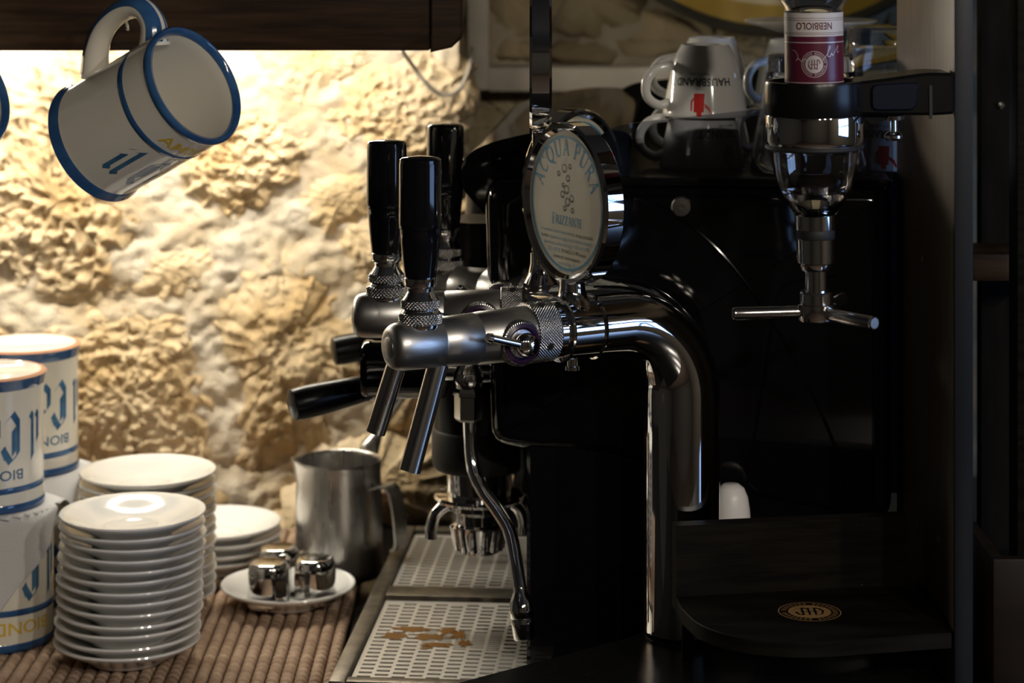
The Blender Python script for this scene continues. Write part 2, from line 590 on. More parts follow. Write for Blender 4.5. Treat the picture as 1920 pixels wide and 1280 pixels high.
def stone(outline_px, d, parent, m, height, rough, porous, seed, nth=170, nr=56, grow=1.12):
    """one stone of the wall: outline in the wall's plane, a domed face with pits and lumps, edges sunk in the mortar"""
    P = [((px - 960) * d / F, CZ - (py - YH) * d / F) for px, py in outline_px]
    n = len(P)
    cx, cz = sum(p[0] for p in P) / n, sum(p[1] for p in P) / n
    P = [(cx + (p[0] - cx) * grow, cz + (p[1] - cz) * grow) for p in P]
    loop = spline([(p[0], 0, p[1]) for p in P + [P[0]]], 12)[:-1]
    # resample evenly
    L = [0.]
    for i in range(len(loop)):
        L.append(L[-1] + (loop[(i + 1) % len(loop)] - loop[i]).length)
    rim = []
    k = 0
    for i in range(nth):
        s = L[-1] * i / nth
        while L[k + 1] < s:
            k += 1
        t = (s - L[k]) / max(1e-9, L[k + 1] - L[k])
        q = loop[k].lerp(loop[(k + 1) % len(loop)], t)
        q = q + Vector((noise.noise(q * 60 + Vector((seed, 0, 0))), 0, noise.noise(q * 60 + Vector((0, 0, seed + 9.))))) * .013 + Vector((noise.noise(q * 150 + Vector((seed, 3, 0))), 0, noise.noise(q * 150 + Vector((0, 7, seed))))) * .006
        rim.append(q)
    vs = []
    for r in range(nr + 1):
        t = (r / nr) ** .75
        for i in range(nth):
            x, z = cx + (rim[i].x - cx) * t, cz + (rim[i].z - cz) * t
            p = Vector((x, seed * 1.7, z))
            dome = height * (1 - t ** 2.4) * .9 - .004 * t ** 6 - .006 * t ** 20
            a = fbm(p * 22, 3) * .55
            if porous:
                vd = noise.voronoi(Vector((x * 70, seed, z * 85)) + Vector((fbm(p * 40, 3), 0, fbm(p * 40 + Vector((5, 5, 5)), 3))) * 1.1)[0]
                b = (1 - min(1., vd[0] * 1.3)) * .75 - .35 + .75 * (abs(fbm(p * 62, 3)) * -1.5 + .4)
                c = fbm(p * 130, 4) * .42
            else:
                b = fbm(p * 50, 5) * .7
                c = fbm(p * 130, 4) * .40
            h = dome + .54 * rough * (a + b + c) * (1 - .25 * t ** 8)
            vs.append((x, d - h, z))
    fs = []
    for r in range(nr):
        for i in range(nth):
            j = (i + 1) % nth
            fs.append([r * nth + i, (r + 1) * nth + i, (r + 1) * nth + j, r * nth + j])
    return MB().add(vs, fs).build('stone', m, parent, angle=180)

D = WALL_D
LIT_STONES = [
    ([(-90, 120), (40, 105), (110, 160), (175, 300), (250, 395), (272, 415), (255, 470), (215, 545), (120, 572), (0, 532), (-90, 520)], 'stone', .020, .020, 1),
    ([(90, 60), (300, 55), (420, 90), (430, 160), (330, 240), (200, 260), (130, 160)], 'stone', .016, .014, 1),
    ([(350, 262), (445, 190), (560, 215), (578, 290), (520, 362), (440, 412), (385, 385), (345, 330)], 'stone', .020, .018, 1),
    ([(450, 60), (640, 50), (720, 90), (640, 150), (560, 190), (460, 160)], 'stone_pale', .014, .010, 0),
    ([(640, 165), (740, 105), (862, 120), (868, 235), (800, 310), (700, 300), (610, 240)], 'stone', .020, .013, 1),
    ([(570, 345), (640, 318), (700, 322), (706, 365), (680, 405), (600, 430), (562, 392)], 'stone_pale', .014, .007, 0),
    ([(246, 480), (330, 447), (412, 470), (418, 502), (372, 556), (300, 576), (250, 540)], 'stone_pale', .012, .007, 0),
    ([(55, 612), (200, 592), (330, 590), (383, 640), (392, 760), (382, 880), (300, 915), (100, 905), (40, 740)], 'stone', .024, .019, 1),
    ([(-110, 575), (-10, 560), (45, 600), (30, 700), (50, 880), (-110, 900)], 'stone', .016, .014, 1),
    ([(408, 572), (432, 530), (515, 472), (590, 488), (618, 560), (700, 610), (712, 700), (650, 800), (545, 850), (462, 862), (452, 725), (412, 645)], 'stone', .026, .013, 0),
    ([(640, 440), (700, 400), (870, 390), (880, 560), (760, 600), (680, 560)], 'stone', .018, .012, 0),
    ([(735, 620), (860, 610), (880, 780), (800, 800), (690, 790), (725, 720)], 'stone_pale', .016, .010, 0),
    ([(560, 880), (625, 812), (760, 822), (840, 850), (850, 960), (700, 985), (590, 960)], 'stone_pale', .034, .007, 0),
    ([(440, 1030), (500, 960), (560, 905), (600, 925), (640, 1010), (640, 1080), (450, 1080)], 'stone_pale', .036, .006, 0),
    ([(60, 935), (220, 915), (380, 905), (440, 940), (400, 1030), (300, 1080), (60, 1080)], 'stone', .022, .013, 0),
    ([(690, 1000), (860, 985), (880, 1080), (680, 1080)], 'stone_pale', .02, .009, 0),
]
for i, (o, m, h, r, por) in enumerate(LIT_STONES):
    stone(o, D, wall_back, m, h, r, por, i * 3.7 + 1)
REAR_STONES = [
    ([(935, -120), (1100, -130), (1200, -60), (1190, 30), (1080, 60), (945, 50)], .012),
    ([(1230, 20), (1400, 60), (1500, 75), (1440, 110), (1260, 108), (1180, 90)], .012),
    ([(950, 75), (1090, 85), (1150, 108), (1010, 118), (930, 105)], .010),
    ([(1540, 80), (1700, 30), (1760, 90), (1700, 160), (1560, 150)], .012),
    ([(1240, -110), (1480, -120), (1640, -80), (1600, 20), (1400, 40), (1250, -10)], .012),
    ([(890, 185), (960, 178), (1070, 190), (1080, 260), (960, 300), (880, 280)], .014),
]
for i, (o, h) in enumerate(REAR_STONES):
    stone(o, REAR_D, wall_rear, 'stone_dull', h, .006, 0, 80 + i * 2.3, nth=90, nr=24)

# whitish wooden frame set in the rear wall
fr = thing('wall_frame', 'whitish wooden frame set against the dim rear wall', 'frame')
a, b = IMG(876, 168, 2.56), IMG(918, -80, 2.56)
MB().add(*box(a.x, b.x, 2.545, 2.60, a.z, b.z, .003)).build('stile', 'painted_frame', fr)
a, b = IMG(916, 170, 2.57), IMG(1700, 124, 2.57)
MB().add(*box(a.x, b.x, 2.55, 2.60, a.z, b.z, .003)).build('rail', 'painted_frame', fr)

# shelf with a dark front board over the wall
sh = thing('wall_shelf', 'dark wooden shelf board along the top of the lit wall', 'shelf')
SHF = 1.90
zb = IMG(0, 95, SHF).z
xr = IMG(806, 0, SHF).x
o = MB().add(*box(-1.0, xr, SHF, SHF + .022, zb, zb + .16, .0015)).build('front_board', 'dark_wood', sh)
MB().add(*box(-1.0, xr + .0, SHF + .022, WALL_D - .01, zb + .055, zb + .075)).build('shelf_board', 'dark_wood', sh)
z2 = IMG(0, 98, SHF).z
P = [(xr + .0005, z2), (xr + .018, z2 + .004), (xr + .026, z2 + .012), (xr + .026, zb + .16), (xr + .0005, zb + .16)]
MB().add(*prism(P, [(SHF - .004, .0015), (SHF - .002, 0), (SHF + .05, 0)])).build('end_board', 'dark_wood', sh, angle=30)
hk = IMG(255, 30, SHF)
MB().add(*tube(spline([(hk.x, SHF + .002, hk.z + .012), (hk.x, SHF - .022, hk.z + .010), (hk.x, SHF - .030, hk.z - .002), (hk.x, SHF - .040, hk.z - .008), (hk.x, SHF - .046, hk.z + .004)], 6), .0018, 8)).build('hook', 'steel', sh)
hk2 = IMG(-165, 60, SHF)
MB().add(*tube(spline([(hk2.x, SHF + .002, hk2.z + .012), (hk2.x, SHF - .022, hk2.z + .010), (hk2.x, SHF - .030, hk2.z - .002), (hk2.x, SHF - .040, hk2.z - .008), (hk2.x, SHF - .046, hk2.z + .004)], 6), .0018, 8)).build('hook', 'steel', sh)

# LED strip light under the shelf
LEDY = 2.25
led = thing('strip_light', 'lit warm white strip light under the dark shelf', 'light')
lx0, lx1 = -.98, IMG(712, 0, LEDY).x
lz = zb + .055
MB().add(*box(lx0, lx1, LEDY - .012, LEDY + .012, lz - .006, lz, .001)).build('channel', 'aluminium', led)
vs, fs = [], []
NS = 12
for x in (lx0 + .002, lx1 - .002):
    for k in range(NS + 1):
        a = math.pi * k / NS
        vs.append((x, LEDY - .009 * math.cos(a), lz - .006 - .009 * math.sin(a)))
fs = [[k, k + 1, NS + 2 + k, NS + 1 + k][::-1] for k in range(NS)] + [list(range(NS + 1)), list(range(NS + 1, 2 * NS + 2))[::-1]]
MB().add(vs, fs).build('diffuser', 'led', led)

# cable from the strip light
c = [IMG(752, 92, 2.30), IMG(775, 125, 2.34), IMG(798, 155, 2.35), IMG(825, 176, 2.36), IMG(855, 172, 2.37), IMG(876, 140, 2.40), IMG(885, 90, 2.46)]
tag(MB().add(*tube(spline(c, 8), .0022, 8)).build('cable', 'cable_white'), 'thin whitish cable sagging from the shelf end over the wall', 'cable')

# counters
MZ = -.0122
struct(MB().add(*box(-1.1, 1.0, 1.55, 2.66, MZ - .04, MZ, .003)).build('counter_work', 'granite'), 'dark work counter under the mat')
LZ = .075
P = [(-.35, 1.35), (.95, 1.35), (.95, 2.02), (.36, 2.02), (.36, 1.79), (.112, 1.79), (.085, 1.757), (-.041, 1.654)]
struct(MB().add(*prism(P, [(MZ, 0), (LZ - .002, 0), (LZ, .002)], 'xy')).build('counter_ledge', 'granite', angle=30), 'glossy black raised bar ledge in the foreground')

# room behind the lens: floor, walls, ceiling, a window to the right, lamps
struct(MB().add(*box(-3.2, 3.2, -3.0, 3.0, -1.0, -.95)).build('floor', 'floor_tile'))
struct(MB().add(*box(-3.2, 3.2, -3.0, 3.0, 1.75, 1.80)).build('ceiling', 'plaster'))
struct(MB().add(*box(-3.2, 3.2, -3.05, -3.0, -.95, 1.75)).build('wall_behind', 'plaster'))
struct(MB().add(*box(-3.25, -3.2, -3.0, 3.0, -.95, 1.75)).build('wall_left', 'plaster'))
struct(MB().add(*box(-3.2, 3.2, 2.70, 2.75, -.95, 1.75)).build('wall_far', 'plaster'))
struct(MB().add(*box(-1.1, 1.0, 1.60, 2.66, -.95, MZ - .04)).build('counter_base', 'black_wood'))
WX, WY0, WY1, WZ0, WZ1 = 2.3, -.10, 1.25, .10, 1.05
mb = MB()
mb.add(*box(WX, WX + .15, -3.0, WY0, -.95, 1.75)).add(*box(WX, WX + .15, WY1, 2.70, -.95, 1.75))
mb.add(*box(WX, WX + .15, WY0, WY1, -.95, WZ0)).add(*box(WX, WX + .15, WY0, WY1, WZ1, 1.75))
struct(mb.build('wall_right', 'plaster'))
win = struct(bpy.data.objects.new('window_1', None))
COL.objects.link(win)
cy, cz = (WY0 + WY1) / 2, (WZ0 + WZ1) / 2
mb = MB()
for y in (WY0 + .02, (2 * WY0 + WY1) / 3, (WY0 + 2 * WY1) / 3, WY1 - .02):
    mb.add(*box(WX + .03, WX + .08, y - .02, y + .02, WZ0, WZ1))
for z in (WZ0 + .02, cz, WZ1 - .02):
    mb.add(*box(WX + .032, WX + .078, WY0, WY1, z - .018, z + .018))
mb.build('window_frame', 'black_wood', win)
for i in range(3):
    for j in range(2):
        y0, y1 = WY0 + (WY1 - WY0) * i / 3 + .02, WY0 + (WY1 - WY0) * (i + 1) / 3 - .02
        z0, z1 = (WZ0, cz) if j == 0 else (cz, WZ1)
        MB().add(*box(WX + .05, WX + .056, y0, y1, z0 + .018, z1 - .018)).build('pane', 'window_glow', win)
for i, (x, y, z) in enumerate([(1.25, .05, 1.25), (.85, -.25, 1.25), (.45, -.55, 1.25)]):
    lp = thing('pendant_lamp', ['small pendant lamp nearest the counter', 'small pendant lamp in the middle of the row', 'small pendant lamp farthest from the counter'][i], 'lamp', (x, y, z), group='pendant lamps over the bar')
    MB().add(*tube([(0, 0, .05), (0, 0, .5)], .004, 8)).build('cord', 'black_rubber', lp)
    MB().add(*lathe([(.012, .06), (.02, .055), (.07, .02), (.095, -.02), (.093, -.022), (.068, .017), (.02, .05), (.012, .055)], 32)).build('shade', 'black_satin', lp)
    MB().add(*lathe([(0, -.03), (.012, -.027), (.02, -.015), (.022, 0), (.014, .02), (.010, .04)], 20)).build('bulb', 'bulb', lp)
    ld = bpy.data.lights.new('lamp_light', 'POINT')
    ld.energy = LAMP_POWER
    ld.color = (1.0, .90, .78)
    ld.shadow_soft_size = .03
    lo = bpy.data.objects.new('lamp_light', ld)
    COL.objects.link(lo)
    lo.parent = lp
    lo.location = (0, 0, -.045)

# ================================================================== rod mat
MAT_Y0, MAT_Y1 = 1.80, 2.365
mt = thing('rod_mat', 'brown mat of ribbed wooden rods under the mugs and saucers', 'mat', (0, 0, 0))
R0 = .0056
prof = []
z = 0
pitch = .0115
nb = int((MAT_Y1 - MAT_Y0) / pitch)
prof.append((0, 0))
for k in range(nb):
    z = k * pitch
    prof += [(R0 * .70, z), (R0 * .93, z + pitch * .10), (R0, z + pitch * .3), (R0, z + pitch * .7), (R0 * .93, z + pitch * .90)]
prof.append((R0 * .80, nb * pitch))
prof.append((0, nb * pitch))
vs, fs = lathe(prof, 10)
rod0 = MB().add(vs, fs, ALONG_Y).build('rod', 'mat_rod', mt, angle=60)
rod0.location = (-.148, MAT_Y0, -R0 - .0006)
for k in range(1, 35):
    r = rod0.copy()
    COL.objects.link(r)
    r.location = (-.148 - k * .0116, MAT_Y0 + random.uniform(-.002, .002), -R0 - .0006 + random.uniform(-.0003, .0003))
    r.rotation_euler = (0, random.uniform(0, 6.28), 0)
for k in range(5):
    y = MAT_Y0 + .04 + k * .12
    pts = [(-.148 - .0116 * q / 2 + .0058, y, -R0 + (R0 * .55 if q % 2 else -R0 * .55)) for q in range(70)]
    MB().add(*tube(pts, .0005, 5)).build('thread', 'mat_thread', mt)

# ================================================================== saucers
ORD = ['topmost', 'second from the top', 'third from the top', 'fourth from the top', 'fifth from the top', 'sixth from the top', 'seventh from the top',
       'eighth from the top', 'ninth from the top', 'tenth from the top', 'eleventh from the top', 'twelfth from the top', 'bottom one']
SAUCER = [(0, .0012), (.026, .0012), (.0285, 0), (.031, 0), (.0325, .0015), (.036, .0040), (.046, .0092), (.055, .0138), (.0592, .0162), (.0603, .0176), (.0598, .0188), (.0582, .0190),
          (.054, .0176), (.044, .0128), (.034, .0082), (.028, .0064), (.0235, .0060), (.0222, .0068), (.0208, .0068), (.0196, .0058), (0, .0056)]
saucer_vs = lathe(SAUCER, 64)
saucer_proto = None
def saucer(x, y, z, label, group, tilt=(0, 0)):
    global saucer_proto
    if saucer_proto is None:
        o = MB().add(*saucer_vs).build('saucer', 'porcelain', angle=50)
        saucer_proto = o
    else:
        o = saucer_proto.copy()
        COL.objects.link(o)
    o.location = (x, y, z)
    o.rotation_euler = (tilt[0], tilt[1], random.uniform(0, 6.28))
    return tag(o, label, 'saucer', group)
PITCH = .0087
def stack(px, py, n, where, group, lean=(0, 0), seed=1):
    rnd = random.Random(seed)
    d = CZ * F / (py - YH)
    x, y = (px - 960) * d / F, d
    for k in range(n):
        name = ORD[n - 1 - k] if k else ('lowest' if n < 13 else 'lowest')
        saucer(x + lean[0] * k / n + rnd.uniform(-.0012, .0012), y + lean[1] * k / n + rnd.uniform(-.0008, .0008), k * PITCH,
               'white porcelain saucer, %s in %s' % (name, where), group, (rnd.uniform(-.012, .012), rnd.uniform(-.012, .012)))
stack(240, 1236, 13, 'the near stack', 'saucers of the near stack', (.004, 0), 3)
stack(276, 1140, 13, 'the tall stack behind the near one', 'saucers of the rear stack', (.002, 0), 5)
stack(408, 1066, 4, 'the low stack beside the pitcher', 'saucers of the low stack', (0, 0), 8)

# saucer with three little steel milk pots turned upside down
d = CZ * F / (1131 - YH)
sx, sy = (540 - 960) * d / F, d
saucer(sx, sy, 0, 'single white saucer carrying three small steel milk pots', None)
def milk_pot(px, py, rot, label):
    dd = (CZ - .007) * F / (py - YH)
    x, y = (px - 960) * dd / F, dd
    t = thing('milk_pot', label, 'milk pot', (x, y, .0072), rot, 'little steel milk pots')
    t.scale = (1.1, 1.1, 1.16)
    MB().add(*lathe([(.0165, 0), (.0172, .0005), (.0172, .003), (.0165, .024), (.0160, .030), (.0145, .0328), (.012, .0335), (0, .0338)], 40)).build('body', 'chrome', t, angle=60)
    P = [(.0155, 0, .0262), (.0235, 0, .0262), (.0250, 0, .0245), (.0250, 0, .0085), (.0243, 0, .0060)]
    mb = MB()
    for (a, b) in zip(P[:-1], P[1:]):
        A, B = Vector(a), Vector(b)
        tdir = (B - A).normalized()
        nn = Vector((-tdir.z, 0, tdir.x)) * .0007
        q = [A - nn, B - nn, B + nn, A + nn]
        mb.add([(p.x, -.0045, p.z) for p in q] + [(p.x, .0045, p.z) for p in q], [[0, 1, 2, 3], [7, 6, 5, 4], [0, 4, 5, 1], [1, 5, 6, 2], [2, 6, 7, 3], [3, 7, 4, 0]])
    mb.build('handle', 'chrome', t, angle=30)
    return t
milk_pot(504, 1135, math.radians(-62), 'small upside-down steel milk pot, left front one on the saucer')
milk_pot(591, 1127, math.radians(-115), 'small upside-down steel milk pot, right one on the saucer')
milk_pot(524, 1104, math.radians(20), 'small upside-down steel milk pot, rear one on the saucer')

# steel milk pitcher
d = CZ * F / (1075 - YH)
pt = thing('milk_pitcher', 'brushed steel milk pitcher with strap handle in front of the wall', 'pitcher', ((636 - 960) * d / F, d, 0), 0)
R = .0395
mb = MB()
seg = 64
prof = [(0, .001), (.034, .001), (.0385, 0), (.0408, .003), (.0412, .010), (.0405, .040), (.0392, .085), (.0388, .104), (.0396, .1065), (.0392, .1072), (.0382, .1066), (.0380, .103), (.0384, .085), (.0396, .040), (.0402, .012), (.036, .004), (0, .003)]
vs, fs = lathe(prof, seg)
out = []
for (x, y, z) in vs:            # pouring lip towards the left
    a = math.atan2(y, x)
    k = max(0, math.cos(a - math.pi * 1.08)) ** 18 * max(0, (z - .07) / .037) ** 2
    out.append((x * (1 + .16 * k), y * (1 + .16 * k), z + .004 * k))
mb.add(out, fs).build('body', 'steel', pt, angle=60)
hp = [(.036, 0, .084), (.052, 0, .0885), (.060, 0, .082), (.0645, 0, .062), (.0665, 0, .042), (.0655, 0, .033), (.061, 0, .031)]
hp = spline(hp, 6)
mb = MB()
vs, fs = [], []
for i, p in enumerate(hp):
    t = (hp[min(i + 1, len(hp) - 1)] - hp[max(i - 1, 0)]).normalized()
    nn = Vector((-t.z, 0, t.x)) * .0011
    for s, yy in ((-1, -.0105), (1, -.0105), (1, .0105), (-1, .0105)):
        q = p + nn * s
        vs.append((q.x, yy, q.z))
for i in range(len(hp) - 1):
    for k in range(4):
        l = (k + 1) % 4
        fs.append([i * 4 + k, i * 4 + l, (i + 1) * 4 + l, (i + 1) * 4 + k])
fs += [[3, 2, 1, 0], [len(vs) - 4, len(vs) - 3, len(vs) - 2, len(vs) - 1]]
o = mb.add(vs, fs).build('handle', 'steel', pt, angle=30)
o.rotation_euler = (0, 0, math.radians(-28))

# ================================================================== beer mugs
MH, MR = .112, .0475
def mug_r(z):
    t = z / MH
    return MR * (1.0 + .05 * max(0, (.09 - t) / .09) ** 1.5 + .012 * max(0, (t - .93) / .07))
def make_mug(root, text_phi, small, handle=True, small_mat='glaze_yellow'):
    low = small_mat != 'glaze_yellow'          # the other pattern: blue small print below the stripe
    """an upright mug: base at z = 0, handle towards +x, text round phi"""
    N = 30
    prof = [(0, .003), (.0432, .003), (.0450, .0)]
    prof += [(mug_r(0) - .002, 0), (mug_r(.0015) - .0003, .0012), (mug_r(.003), .003), (mug_r(.005), .005)]
    prof += [(mug_r(MH * k / N), MH * k / N) for k in range(2, N)]
    prof += [(mug_r(MH), MH - .002), (mug_r(MH) - .0015, MH), (mug_r(MH) - .0035, MH - .001)]
    prof += [(mug_r(MH * k / N) - .0045, MH * k / N) for k in range(N - 1, 2, -3)]
    prof += [(MR - .008, .009), (MR - .014, .0075), (0, .007)]
    body = MB().add(*lathe(prof, 72)).build('body', 'mug_glaze', root, angle=60)
    def band(name, z0, z1, m, wob=.0):
        vs, fs = lathe([(mug_r(z0) + .00005, z0), (mug_r(z0) + .0003, z0 + .0004), (mug_r((z0 + z1) / 2) + .0003, (z0 + z1) / 2), (mug_r(z1) + .0003, z1 - .0004), (mug_r(z1) + .00005, z1)], 72)
        vs = [(x, y, z + wob * noise.noise(Vector((x * 40, y * 40, z0 * 90)))) for x, y, z in vs]
        return MB().add(vs, fs).build(name, m, root)
    band('base_band', .0012, .0105, 'glaze_blue')
    band('stripe', *((.0910, .0960) if low else (.0770, .0825)), 'glaze_blue', .0006)
    rz = MH - .0065
    MB().add(*lathe([(mug_r(rz) + .0002, rz), (mug_r(MH) + .0005, rz + .002), (mug_r(MH) + .0005, MH - .0015), (mug_r(MH) - .0012, MH + .0006), (mug_r(MH) - .0040, MH - .0006), (mug_r(MH) - .0052, MH - .0045)], 72)).build('rim_band', 'glaze_blue', root, angle=60)
    # unglazed foot
    MB().add(*lathe([(.0452, .0008), (.0456, -.0003), (mug_r(0) - .0020, -.0002), (mug_r(0) + .0001, .0014)][::-1], 72)).build('foot_ring', 'terracotta', root, angle=60)
    if handle:
        pts = [(MR - .004, 0, .088), (MR + .012, 0, .094), (MR + .027, 0, .088), (MR + .033, 0, .070), (MR + .029, 0, .048), (MR + .016, 0, .032), (MR - .002, 0, .022)]
        path = spline(pts, 8)
        n = len(path)
        vs, fs = tube(path, [.0085 + .003 * abs(2 * i / (n - 1) - 1) ** 3 for i in range(n)], 16)
        vs = [(v.x, v.y * 1.15, v.z) for v in vs]
        h = MB().add(vs, fs).build('handle', 'mug_glaze', root, angle=60)
        inner = []
        T = [(path[min(i + 1, n - 1)] - path[max(i - 1, 0)]).normalized() for i in range(n)]
        strip_v, strip_f = [], []
        for i in range(2, n - 2):
            nn = Vector((-T[i].z, 0, T[i].x))
            for k, ww in enumerate((-20, 18, 50, 80)):
                rr = .0087 + .003 * abs(2 * i / (n - 1) - 1) ** 3
                yy = rr * 1.17 * math.sin(math.radians(ww))
                hgt = rr * math.cos(math.radians(ww))
                strip_v.append(path[i] + nn * hgt + Vector((0, yy, 0)))
        m = n - 4
        for i in range(m - 1):
            for k in range(3):
                strip_f.append([i * 4 + k, i * 4 + k + 1, (i + 1) * 4 + k + 1, (i + 1) * 4 + k])
        MB().add(strip_v, strip_f).build('handle_stripe', 'glaze_blue', h)
    mb = MB()
    shapes, wd = gothic('il Corsa', .038)
    wrap(mb, [([((x - wd / 2) * .66, y) for x, y in vs], fs) for vs, fs in shapes], MR, text_phi, .031, rfun=mug_r, maxlen=.005)
    mb.build('gothic_lettering', 'glaze_blue_text', root, smooth=False)
    mb = MB()
    vs, fs = text2d(small, .012 if low else .015, bold=.01)
    z0 = .0765 if low else .0875
    wrap(mb, [([(x * 1.15, y) for x, y in vs], fs)], MR, text_phi, z0, rfun=mug_r, maxlen=.004)
    mb.build('small_lettering', small_mat, root, smooth=False)
    return root

GR = 'painted ceramic mugs'
# two mugs on the lower level, a cloth over them, two above; all stand upside down
def flip_mug(px, d, z, tw, label, small, sm):
    t = thing('beer_mug', label, 'mug', ((px - 960) * d / F, d, z + MH), 0, GR)
    t.rotation_euler = (math.pi, 0, math.radians(185))
    return make_mug(t, math.radians(185 - tw), small, True, sm)
ND, FD = 2.00, 2.125
flip_mug(-6, ND, .0002, -57, 'upside-down painted mug half under the grey cloth, nearest the saucers', 'BIONDA', 'glaze_yellow')
flip_mug(62, FD, .0002, -64, 'upside-down painted mug on the mat hidden behind the near saucer stack', 'BIONDA', 'glaze_yellow')
flip_mug(-24, ND, MH + .0035, -69, 'upside-down painted mug on the cloth, front one at the left edge', 'BIONDE', 'glaze_blue_text')
flip_mug(47, FD, MH + .0035, -55, 'upside-down painted mug on the cloth, rear one before the wall', 'BIONDE', 'glaze_blue_text')

# grey cloth between the two levels: flat over the lower mugs, one corner hanging down in front
cx, cy = (-6 - 960) * ND / F, ND
RC = MR * 1.05 + .0022
mb = MB()
vs, fs = [], []
NU, NV = 44, 40
for j in range(NV + 1):
    for i in range(NU + 1):
        x = cx - .075 + .128 * i / NU
        y = 2.185 - .235 * j / NV
        z = MH + .0016
        # sag between the mugs and droop past their edges
        d1 = math.hypot(x - cx, y - cy) - RC + .004
        d2 = math.hypot(x - (62 - 960) * FD / F, y - FD) - RC + .004
        dm = max(0, min(d1, d2))
        z -= min(.030, dm * dm * 14 + dm * .25) - .0006 * math.sin(x * 160) * min(1, dm * 60)
        vs.append((x, y, z))
fs = [[j * (NU + 1) + i, (j + 1) * (NU + 1) + i, (j + 1) * (NU + 1) + i + 1, j * (NU + 1) + i + 1] for j in range(NV) for i in range(NU)]
# keep the sheet where the mugs carry it or close to them; the hanging corner wraps round the front mug
keep = []
for f in fs:
    c = sum((Vector(vs[k]) for k in f), Vector()) / 4
    d1 = math.hypot(c.x - cx, c.y - cy) - RC
    front = c.y < cy and d1 > -.001
    if not front:
        keep.append(f)
mb.add(vs, keep)
ph0, ph1 = math.radians(200), math.radians(352)
vs, fs = [], []
NA, NH = 60, 30
for i in range(NA + 1):
    t = i / NA
    ph = ph0 + (ph1 - ph0) * t
    drop = .0015 + .098 * min(1, (1 - t) / .58) ** 1.0
    for k in range(NH + 1):
        s = k / NH
        arc = min(1, s * 6)
        z = MH + .0016 - drop * s
        r = RC - .004 * (1 - math.sin(arc * math.pi / 2)) + .004 * s * (1 + .8 * math.sin(ph * 7))
        vs.append((cx + r * math.cos(ph), cy + r * math.sin(ph), z))
for i in range(NA):
    for k in range(NH):
        fs.append([i * (NH + 1) + k, i * (NH + 1) + k + 1, (i + 1) * (NH + 1) + k + 1, (i + 1) * (NH + 1) + k])
mb.add(vs, fs)
o = mb.build('cloth', 'cloth', angle=60)
sm = o.modifiers.new('thickness', 'SOLIDIFY')
sm.thickness = .0012
sm.offset = 1
tag(o, 'grey cloth napkin draped between the two levels of mugs', 'cloth')

# hanging mugs
def hang_mug(pxb, pyb, d, axis, label, text_phi, spin=0):
    t = bpy.data.objects.new('beer_mug', None)
    COL.objects.link(t)
    tag(t, label, 'mug', 'mugs hanging from the shelf')
    a = Vector(axis).normalized()
    up = Vector((0, 0, 1))
    h = (up - a * up.dot(a)).normalized()
    h = Matrix.Rotation(spin, 3, a) @ h
    t.matrix_world = frame_mat(h, a, IMG(pxb, pyb, d))
    return make_mug(t, text_phi, 'AMBRATA', True, 'glaze_yellow')
hang_mug(180, 268, 1.83, (.76, -.473, .446), 'white mug with blue rim hanging by its handle from a shelf hook', math.radians(180))
hang_mug(-248, 280, 1.83, (.76, -.473, .446), 'white mug with blue rim cut off by the left edge of the photo', math.radians(180))

# ================================================================== espresso machine
YAW = math.radians(-4.5)
MO = Vector((0, 1.85, 0))
mc = thing('espresso_machine', 'big glossy black espresso machine seen from its side', 'coffee machine', MO, YAW)
ca, sa = math.cos(YAW), math.sin(YAW)
def ML(p):
    """world point -> machine coordinates"""
    q = Vector(p) - MO
    return Vector((q.x * ca + q.y * sa, -q.x * sa + q.y * ca, q.z))
S0 = F / 1.85
def mxz(px, py):
    return ((px - 960) / S0, CZ - (py - YH) / S0)
# side panel
P = [mxz(917, 838), mxz(985, 851), mxz(1080, 852), mxz(1160, 864), mxz(1240, 890), mxz(1400, 935), mxz(1668, 975), mxz(1668, 337), mxz(905, 337)]
P = round_poly(P, [.022, .02, .03, .03, .03, .05, .02, .02, .020], 7)
rings = [(.034, 0)] + [(.020 * (1 - math.sin(math.radians(a))), .016 * (1 - math.cos(math.radians(a)))) for a in range(0, 91, 9)]
o = MB().add(*prism(P, rings[::-1])).build('side_panel', 'black_gloss', mc, angle=40)
# raised curved line on the side panel
pts = []
for (px, py) in [(1140, 352), (1240, 385), (1330, 450), (1400, 530), (1460, 620), (1520, 730), (1570, 850), (1590, 930)]:
    x, z = mxz(px, py)
    pts.append((x, .0004, z))
MB().add(*tube(spline(pts, 6), .0016, 8)).build('panel_bead', 'black_gloss', o)
pts = []
for (px, py) in [(1560, 512), (1500, 518), (1462, 535), (1448, 580), (1430, 700), (1405, 860), (1395, 930)]:
    x, z = mxz(px, py)
    pts.append((x, .0004, z))
MB().add(*tube(spline(pts, 6), .0014, 8)).build('panel_bead', 'black_gloss', o)
x, z = mxz(1277, 384)
bt = MB().add(*lathe([(.0082, 0), (.0082, .002), (.0070, .0032), (.0025, .0034), (.0022, .0028), (0, .0027)], 40), TR(x, 0, z) @ Matrix.Rotation(math.pi / 2, 4, 'X')).build('button', 'chrome_worn', mc)
# inner recess moulding near the front edge
pts = []
for (px, py) in [(953, 530), (950, 400), (962, 374), (1010, 362), (1120, 362)]:
    x, z = mxz(px, py)
    pts.append((x, .0002, z))
MB().add(*tube(spline(pts, 6), .0022, 8)).build('panel_bead', 'black_gloss', o)
